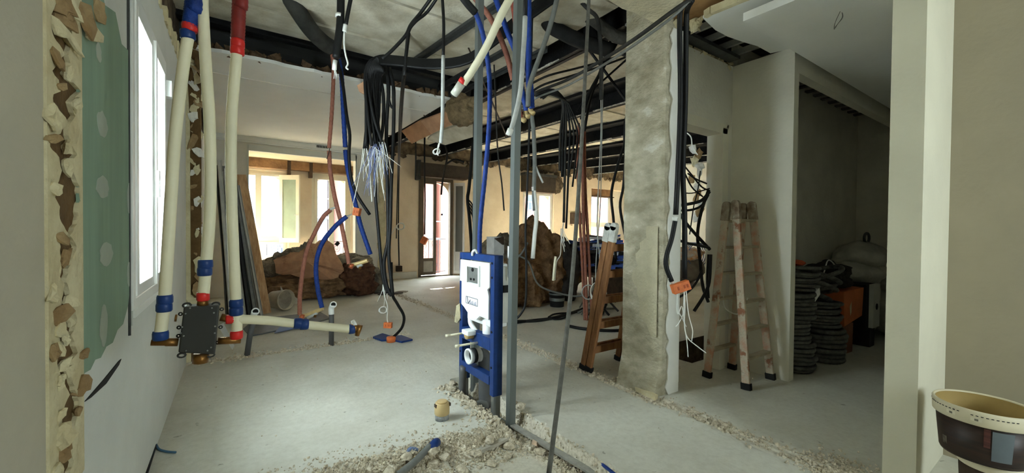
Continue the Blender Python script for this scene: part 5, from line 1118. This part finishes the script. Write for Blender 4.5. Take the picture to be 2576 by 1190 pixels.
cable('long slanting cable reaching the floor track in front', mat('dusty rope cable', (96, 94, 88), .8, 30, .25), 8.5, [(1482, -15, 2.9), (1474, 150, 2.75), (1462, 380, 2.6), (1450, 560, 2.45), (1440, 690, 2.35), (1424, 850, 2.2), (1404, 1010, 2.05), (1380, 1196, 1.95)], 2.4, True, sides=8)
cable('dark cable hanging beside the slanting cable below the dark corner', BLACKG, 10, [(1482, 25), (1502, 45), (1509, 90), (1512, 160), (1512, 250)], 3.6, True)
cable('thin pale wire pair hanging down to the white coil, first wire', LGREY, 3, [(1512, 250), (1512, 330), (1508, 420), (1502, 560), (1508, 640), (1509, 712)], 5.0, True)
cable('thin pale wire pair hanging down to the white coil, second wire', LGREY, 2.5, [(1516, 260), (1513, 400), (1510, 520), (1500, 650), (1498, 730)], 5.05, True)
for k, (lb, w, off) in enumerate((('upper grey cable stretched from the pillar towards the studs', 11, 0), ('lower grey cable stretched from the pillar towards the studs', 8, 14))):
    cable(lb, GREYC if k else BLACKG, w, [(1738, -2, 2.2), (1690, 30+off, 2.2), (1600, 96+off, 2.35), (1520, 148+off, 2.8), (1430, 200+off, 3.2), (1350, 232+off, 3.4), (1312, 262+off, 3.5)], 2.6, False)
for k, (lb, pts) in enumerate((('thin cable sagging along the slabs to the right of the studs', [(1600, 122, 4.8), (1530, 150, 4.6), (1450, 172, 4.4), (1380, 190, 4.2), (1330, 214, 4.1)]), ('second thin cable sagging along the slabs under the first', [(1600, 134, 4.8), (1520, 164, 4.6), (1440, 190, 4.4), (1370, 212, 4.2), (1335, 232, 4.1)]))):
    cable(lb, BLACKG, 5, pts, 4.5, False)
# dark ducts in the ceiling corner
cable('fat black duct curving out of the ceiling left of the dark corner', mat('black duct', (34, 34, 33), .75, 8, .4), 36, [(1392, -15), (1378, 25), (1380, 60), (1420, 85), (1465, 105), (1540, 128)], 4.0, True, 'duct', n=8, sides=12)
cable('dusty silver duct crossing the dark ceiling corner', mat('dusty duct', (84, 82, 76), .8, 8, .4, .4, 30), 30, [(1405, -25), (1450, 20), (1500, 55), (1545, 90), (1575, 98), (1610, 98)], 3.9, True, 'duct', n=8, sides=12)
cable('black cable bent down from the duct with a white tape joint', BLACK, 8, [(1385, 5), (1345, 20), (1332, 32), (1330, 60), (1335, 88), (1330, 112)], 3.4, True)
# cables behind the studs to the right
cable('dark cable hanging to a grey conduit right of the studs', GREYC, 11, [(1337, 285), (1342, 330), (1345, 410), (1343, 480), (1345, 530)], 3.6, True, 'conduit')
c = cable('white conduit end hanging over the brown wool heap', WIRE, 11, [(1342, 470), (1349, 545), (1345, 590), (1340, 650)], 3.6, False, 'conduit'); MB().tube([dp(1340, 650, 3.6), dp(1340, 653, 3.6)], .014, 8).build('bore', BLACK, c)
MB().tube(spline([dp(1345, 410, 3.6), dp(1352, 430, 3.6), dp(1366, 460, 3.6)]), .01, 6).build('side_wire', LGREY, c, True)
cable('black cable hanging behind the nearest stud down to the floor loop', BLACK, 6, [(1333, 260), (1330, 380), (1326, 480), (1322, 580), (1324, 680), (1322, 760), (1310, 790), (1288, 812)], 3.9, True)
cable('thin brownish cable with black tail left of the nearest stud', BLACKG, 4, [(1246, 240), (1252, 380), (1262, 460), (1268, 530)], 5, True)
cable('thin pale cable between the two studs', BROWND, 4, [(1252, 290), (1265, 320), (1275, 345)], 4.5, True)
r = random.Random(61)
BU = [('left', 1408, 1408, 430, 7), ('second', 1415, 1414, 445, 8), ('third', 1422, 1418, 560, 7), ('fourth', 1432, 1424, 575, 6), ('fifth', 1441, 1431, 440, 5), ('sixth', 1450, 1440, 470, 5), ('seventh', 1459, 1447, 450, 5)]
for k, (nm, x0, x1, y1, w) in enumerate(BU):
    cable(f'{nm} dark cable of the bundle hanging before the brown niche', BLACK if k % 2 else BLACKG, w, [(1330+k*6, 236+k*2, 4.0), (1385, 226+k*2, 4.1), (1408+k*3, 238+k*3, 4.2), (1416+k*3, 270, 4.25), (x0+2, 330, 4.3), (x0, 380, 4.3), (x1, y1, 4.3)], 4.2, False, n=4)
for k, (a, b2, c_, d_) in enumerate(((1512, 180, 1462, 300), (1506, 190, 1470, 330), (1520, 200, 1452, 280))):
    cable(['front', 'middle', 'rear'][k]+' black cable slanting into the knot above the red conduits', BLACK, 9-k*2, [(a, b2), ((a+c_)/2-4, (b2+d_)/2-6), (c_, d_)], 4.2+.06*k, True)
c = cable('white wires dangling from the cable bundle over the brown wool', WIRE, 2.5, [(1419, 552), (1412, 600), (1410, 640), (1400, 660), (1396, 705)], 4.3, False, 'wires'); wires(c, (1414, 575), 4.3, 5, 60, 9, 7, w=2.2); MB().tube(spline([dp(1398, 645, 4.3), dp(1395, 670, 4.3), dp(1392, 706, 4.3)]), .014, 8).build('white_sleeve', CREAM, c, True)
cable('red conduit standing on the floor behind the slanting cable, left one', BROWNC, 7, [(1456, 310), (1452, 400), (1459, 560), (1464, 660), (1471, 805)], 5.75, False, 'conduit', rib=.08)
cable('red conduit standing on the floor behind the slanting cable, middle one', BROWNC, 8.5, [(1463, 320), (1466, 430), (1468, 560), (1472, 660), (1476, 806)], 5.75, False, 'conduit', rib=.08)
cable('red conduit standing on the floor behind the slanting cable, right one', BROWNC, 8.5, [(1470, 330), (1472, 470), (1478, 580), (1483, 680), (1490, 806)], 5.8, False, 'conduit', rib=.08)
c = thing('wire_coil', dp(1503, 750, 5), 'white wire coil hanging between the red conduits and the brown ladder', 'wire')
for k in range(4): MB().tube([dp(1503+(17+k)*math.cos(a)+k, 732+k*3+(22-k)*math.sin(a), 5+.02*k) for a in [2*math.pi*i/20 for i in range(20)]], .007, 5, True).build('loop', WIRE, c, True)
MB().tube([dp(1480+16*math.cos(a), 735+18*math.sin(a), 5.1) for a in [2*math.pi*i/20 for i in range(20)]], .008, 5, True).build('loop', LGREY, c, True)
MB().tube(spline([dp(1509, 700, 5), dp(1512, 715, 5), dp(1508, 712, 5)]), .006, 5).build('tail', WIRE, c, True)
for lb, pts in (('black cable with white joint hanging left of the pillar', [(1590, 190), (1586, 272), (1574, 300), (1571, 350), (1573, 400), (1568, 470), (1560, 520), (1572, 590)]), ('black cable bowed right of the white joint beside the pillar', [(1588, 270), (1599, 285), (1601, 330), (1598, 370), (1590, 420), (1583, 500), (1578, 560)]), ('black cable hanging before the pink lit window', [(1575, 350), (1562, 390), (1550, 430), (1538, 490), (1544, 560), (1549, 650)])):
    cable(lb, BLACK, 7, pts, 4.4, True)
cable('grey conduit hooked down from the slabs beside the pillar', BLACKG, 8, [(1560, 134), (1580, 145), (1588, 175), (1590, 230)], 4.3, False, 'conduit')
# pillar and doorway
cable('left thick black cable hanging down the pillar into the doorway', BLACK, 14, [(1738, 2, 2.45), (1716, 18, 2.5), (1710, 60, 2.55), (1712, 250, 2.6), (1706, 420, 2.6), (1700, 540, 2.6)], 2.6, False)
c = cable('right thick black cable hanging down the pillar into the orange box', BLACK, 14, [(1742, 0, 2.45), (1730, 22, 2.5), (1726, 60, 2.55), (1724, 250, 2.62), (1718, 430, 2.62), (1722, 540, 2.62), (1722, 700, 2.62)], 2.6, False)
c2 = cable('black cable bowed left of the doorway cables into the orange box', BLACK, 12, [(1700, 548), (1690, 600), (1678, 640), (1676, 670), (1690, 708)], 2.6, False)
MB().tube([dp(1699, 545, 2.6), dp(1697, 556, 2.6)], .018, 8).build('tape_band', WIRE, c2, True); MB().tube([dp(1684, 698, 2.6), dp(1694, 714, 2.6)], .011, 8).build('white_core', WIRE, c2, True)
o = obox('junction_box', 1712, 722, 2.58, 44, 24, -.32, 'orange junction box hanging in the doorway beside the pillar')
c = cable('white wires hanging from the doorway orange box to the floor', WIRE, 2.6, [(1722, 732), (1723, 780), (1722, 820), (1730, 850), (1755, 872), (1776, 888)], 2.62, False, 'wires')
for k, pts in enumerate(([(1726, 732), (1732, 790), (1742, 830), (1740, 858)], [(1721, 732), (1720, 800), (1728, 860), (1731, 898)], [(1704, 738), (1702, 770), (1706, 790), (1714, 770), (1718, 790), (1708, 812), (1700, 822)], [(1704, 738), (1706, 780), (1716, 800), (1726, 822)])): MB().tube(spline([dp(*p, 2.64) for p in pts]), .0032, 5).build('wire', WIRE, c, True)
r = random.Random(77)
for k, (lb, w, pts) in enumerate([('black cable arching right in the upper doorway', 8, [(1702, 518), (1740, 512), (1765, 504), (1785, 482)]), ('black cable arching right below the first in the doorway', 6, [(1702, 530), (1740, 528), (1766, 516), (1782, 490)]),
        ('black cable crossing the doorway from upper left to lower right', 8, [(1702, 525), (1725, 560), (1755, 595), (1786, 628)]), ('black cable hanging in the middle of the doorway', 8, [(1782, 480), (1765, 530), (1755, 590), (1762, 660), (1768, 720), (1782, 760)]),
        ('level black cable crossing the doorway at ladder top height', 7, [(1700, 602), (1730, 612), (1760, 618), (1785, 624)]), ('short black cable end in the lower doorway', 8, [(1788, 640), (1784, 710), (1770, 745), (1746, 783)]),
        ('thin black cable running from the bundle to the lower left doorway', 6, [(1766, 680), (1752, 710), (1730, 735), (1700, 752)]), ('thin cable fan rising to the upper right of the doorway, top strand', 4, [(1712, 405), (1740, 440), (1765, 470), (1786, 480)]),
        ('thin cable fan rising to the upper right of the doorway, middle strand', 4, [(1730, 436), (1750, 450), (1778, 462)]), ('thin cable fan rising to the upper right of the doorway, low strand', 4, [(1718, 425), (1740, 470), (1768, 495)]), ('thin wire crossing the doorway below the lintel', 3, [(1706, 482), (1740, 486), (1785, 474)]), ('vertical black cable at the right edge of the doorway', 7, [(1783, 640), (1780, 700), (1782, 750)]), ('thin dark cable hanging straight in the doorway', 3, [(1762, 430), (1755, 480), (1745, 520), (1735, 590)])]):
    cable(lb, BLACK, w, pts, 3.25+.05*(k % 4), False)
c = cable('white wire hanging from the lintel of the doorway', WIRE, 3, [(1725, 332), (1738, 345), (1742, 370), (1755, 390)], 3.0, False, 'wires')
# ---- floor cables and debris behind the frame
def fcable(label, mt, w, pts, z=.02): P = [az(*p, z) for p in pts]; return tag(MB().tube(spline(P, 6), w, 7).build('floor_cable', mt, smooth=True), label, 'cable')
fcable('black cable lying across the floor behind the nearest stud', BLACK, .02, [(1290, 812), (1340, 806), (1390, 800), (1440, 786), (1470, 775)])
fcable('dusty cable lying just above the black floor cable', BLACKG, .02, [(1250, 806), (1300, 808), (1360, 806), (1420, 792), (1462, 780)])
fcable('thin cable loop on the floor left of the slanting cable', BLACK, .013, [(1380, 798), (1395, 790), (1430, 788), (1418, 800), (1395, 803), (1382, 797)])
fcable('black cable curving across the floor behind the brown ladder', BLACK, .02, [(1430, 820), (1460, 826), (1500, 830), (1540, 832), (1580, 830)])
r = random.Random(81)
for k in range(14):
    a = az(1450+r.uniform(0, 100), 755+r.uniform(0, 45)); b2 = az(1450+r.uniform(0, 110), 755+r.uniform(0, 45))
    tag(MB().tube(spline([a+Vector((0, 0, .03)), a.lerp(b2, .5)+Vector((0, 0, r.uniform(.05, .2))), b2+Vector((0, 0, .03))]), r.choice([.012, .018]), 6).build('cable_offcut', r.choice([BLACKG, BLACK, GREYC]), smooth=True), 'dusty cable offcut in the heap round the red conduits', 'cable', 'cable offcuts round the red conduits')
cable('dusty hose drooping across the middle heap to the black tub', GREYC, 5, [(1300, 640), (1330, 660), (1350, 710), (1380, 730), (1440, 745), (1470, 742)], 6.0, False, 'hose')
cable('grey hose slanting down the grey wool bag', GREYC, 5, [(1328, 610), (1310, 640), (1288, 655)], 5.6, False, 'hose')
fcable('blue cable lying on the floor at the foot of the left wall', mat('dull blue cable', (70, 110, 140), .6), .006, [(392, 1118), (400, 1130), (420, 1136), (442, 1138)], .008)
P = [az(390, 1122, .012), az(378, 1160, .012), az(366, 1196, .012)]; tag(MB().bar(P[0], P[-1], .012, .02, (1, 0, 0)).build('gap_shade', RUBBER), 'black strip standing in for the shaded gap at the foot of the left wall', 'strip')  # black bar drawn in place of the shadowed gap at the wall foot
# torn cardboard and wool at the corner of the suspended ceiling
tp_ = thing('torn_insulation', dp(1100, 300, 5.6), 'torn kraft paper and wool hanging off the corner of the white suspended ceiling', 'insulation')
q = [dp(*p) for p in [(1010, 330, 6.7), (1058, 302, 6.2), (1085, 338, 6.2), (1060, 350, 6.4), (1036, 362, 6.7)]]
MB().prism([tuple(p) for p in q], (.02, .02, .02)).build('kraft_flap', mat('tan kraft', (186, 140, 104), .85, 6, .15, .2, 30), tp_)
q = [dp(*p) for p in [(1058, 305, 6.1), (1120, 282, 5.6), (1145, 290, 5.5), (1150, 310, 5.5), (1110, 325, 5.9), (1085, 338, 6.1)]]
MB().prism([tuple(p) for p in q], (.02, .02, .03)).build('kraft_flap', KRAFT, tp_)
MB().blob(dp(1165, 280, 5.3), (.22, .18, .2), .25, 2.5, 4, 4, False).build('wool_tuft', mat('pale brown wool', (146, 126, 96), 1, 9, .35, 1, 40), tp_)
q = [dp(*p) for p in [(1090, 335, 6.3), (1190, 305, 5.6), (1190, 345, 5.9), (1120, 365, 6.5), (1075, 352, 6.5)]]
MB().prism([tuple(p) for p in q], (0, 0, .03)).build('hanging_board', CREAMP, tp_)
for k, (px, py) in enumerate(((905, 72), (770, 52), (1163, 60), (1000, 56), (920, 20))):
    rg = random.Random(k); c = dp(px, py, 4.0); c.z = ZC; t = MB()
    for i in range(4): t.tube(spline([c, c+Vector((rg.uniform(-.06, .06), rg.uniform(-.06, .06), -.05)), c+Vector((rg.uniform(-.12, .12), rg.uniform(-.12, .12), -.08))], 4), .003, 5)
    tag(t.build('wire_stub', BLACKG, kind='thing'), 'thin bent tie wires sticking out of the cream ceiling slabs', 'wire', 'tie wires in the cream ceiling')

# ---- tell look-alikes apart by their order
ORD = ['first', 'second', 'third', 'fourth', 'fifth', 'sixth', 'seventh', 'eighth', 'ninth', 'tenth', 'eleventh', 'twelfth', 'thirteenth', 'fourteenth', 'fifteenth', 'sixteenth', 'seventeenth', 'eighteenth', 'nineteenth', 'twentieth']
def scr(o):
    v = Vector(o.location)-C0; return v.dot(RT)/v.dot(FW)
gr = {}
for o in COL.objects:
    if o.parent is None and o.get('group') in ('profiles leaning in the left corner', 'mortar lumps along the broken slab', 'mortar lumps round the toilet frame', 'mortar lumps in the wall scar', 'rails in the torn corridor ceiling', 'slats over the alcove', 'timber battens in the bundle', 'tie wires in the cream ceiling', 'insulation scraps on the floor', 'dark scraps on the floor'):
        gr.setdefault(o['group'], []).append(o)
for g, l_ in gr.items():
    for k, o in enumerate(sorted(l_, key=scr)): o['label'] = o['label']+', '+ORD[k]+' from left'
